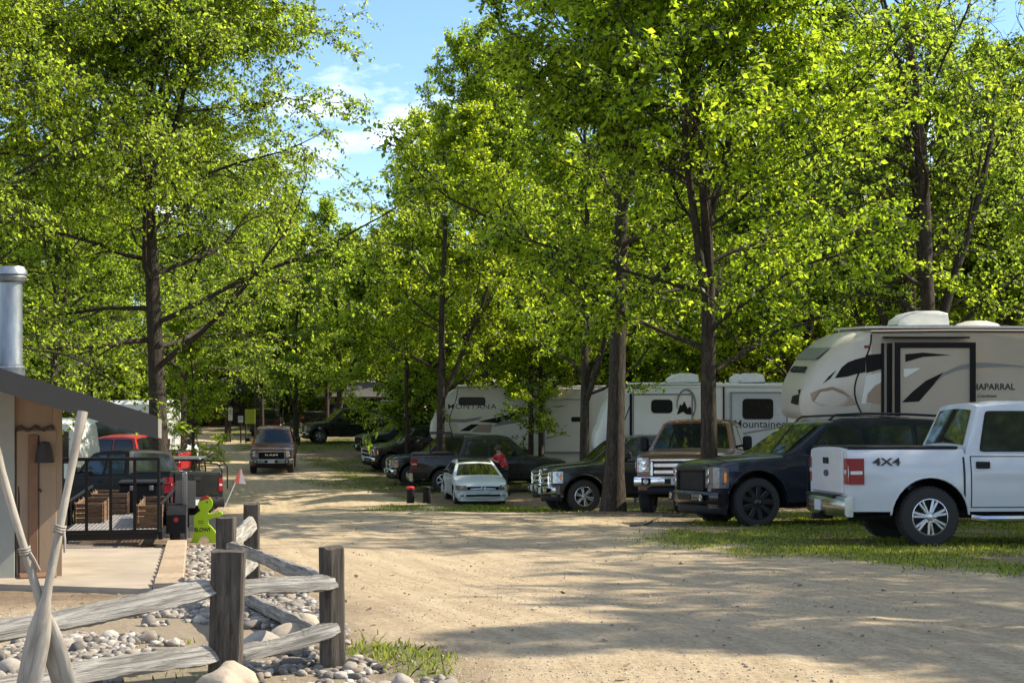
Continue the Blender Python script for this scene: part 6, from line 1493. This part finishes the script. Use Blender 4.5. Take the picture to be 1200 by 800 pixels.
# woods: every tree its own object
q = random.Random(19)
def road_clear(x, y):
    return abs(x-float(np.interp(y, [c[1] for c in CL], [c[0] for c in CL]))) > 6.5 or y > 116
placed = []
def woods(n, x0, x1, y0, y1, keys, label, group, s0=0.85, s1=1.15, dmin=3.2):
    k = 0; tries = 0
    while k < n and tries < 8000:
        tries += 1; y = q.uniform(y0, y1); x = q.uniform(x0(y), x1(y))
        if not road_clear(x, y): continue
        if any((x-a)**2+(y-c)**2 < dmin**2 for a, c in placed): continue
        px = 600+F*x/y; key = q.choice(keys); s = q.uniform(s0, s1)
        Hh = {'farA': 18, 'farB': 16, 'farC': 9, 'oakA': 16, 'oakB': 17, 'oakC': 15, 'bare': 19, 'shrub': 4.2}[key]*s
        topz = gzf(x, y)+Hh; py = HY-F*topz/y
        if 395 < px < 540 and py < 215: s *= max(0.3, ((HY-225)*y/F-gzf(x, y))/Hh); 
        placed.append((x, y)); k += 1
        tree(key, 0, y, label, group=group, s=s, rz=q.uniform(0, 6.28), X=x)
woods(34, lambda y: at(-260, y), lambda y: at(330, y), 78, 128, ['farA', 'farB', 'farA', 'farC'], 'leafy tree of the woods left of the far road', 'woods left of the far road')
woods(30, lambda y: at(290, y), lambda y: at(560, y), 114, 150, ['farA', 'farB', 'farC'], 'leafy tree of the woods beyond the far parked pickups', 'woods beyond the far parked pickups')
woods(16, lambda y: at(440, y), lambda y: at(780, y), 72, 92, ['farA', 'farB', 'farC'], 'leafy tree of the woods behind the MONTANA camper', 'woods behind the MONTANA camper')
woods(26, lambda y: at(640, y), lambda y: at(1010, y), 60, 112, ['farA', 'farB', 'farA', 'farC'], 'leafy tree of the woods behind the Mountaineer camper', 'woods behind the Mountaineer camper')
woods(30, lambda y: at(920, y), lambda y: at(1420, y), 50, 112, ['farA', 'farB', 'farC', 'bare'], 'leafy tree of the woods behind the CHAPARRAL camper', 'woods behind the CHAPARRAL camper')
woods(60, lambda y: at(-250, y), lambda y: at(1350, y), 120, 190, ['farA', 'farB'], 'distant tree at the back of the surrounding woods', 'back of the surrounding woods', 0.8, 1.0, 4)
woods(34, lambda y: at(-100, y), lambda y: at(1300, y), 112, 150, ['shrub'], 'low leafy bush on the far woodland floor', 'bushes on the far woodland floor', 0.9, 1.8, 2.5)
# trees right of the frame that shade the road and the parked vehicles
for k, (x, y, key, s, rz) in enumerate([(13.5, 13.5, 'oakC', 0.95, 0.3), (17.5, 19.5, 'bare', 0.95, 1.7), (12.6, 24.6, 'bare', 0.85, 2.9), (20.0, 27.5, 'oakB', 1.0, 4.0), (17.5, 8.6, 'bare', 0.85, 5.1), (22, 12, 'bare', 1.0, 0.9), (16.5, 17.0, 'bare', 0.9, 2.9), (15.4, 34.5, 'oakB', 0.95, 2.2)]):
    tree(key, 0, y, ['tree right of the road beyond the photo edge', 'large sparse tree behind the white pickup beyond the photo edge', 'tree by the cab of the white pickup beyond the photo edge', 'large oak right of the beige camper', 'tree nearest the camera right of the road', 'sparse tall tree right of the road', 'sparse tree between two oaks beyond the photo edge', 'oak near the rear of the beige camper'][k], s=s, rz=rz, X=x)
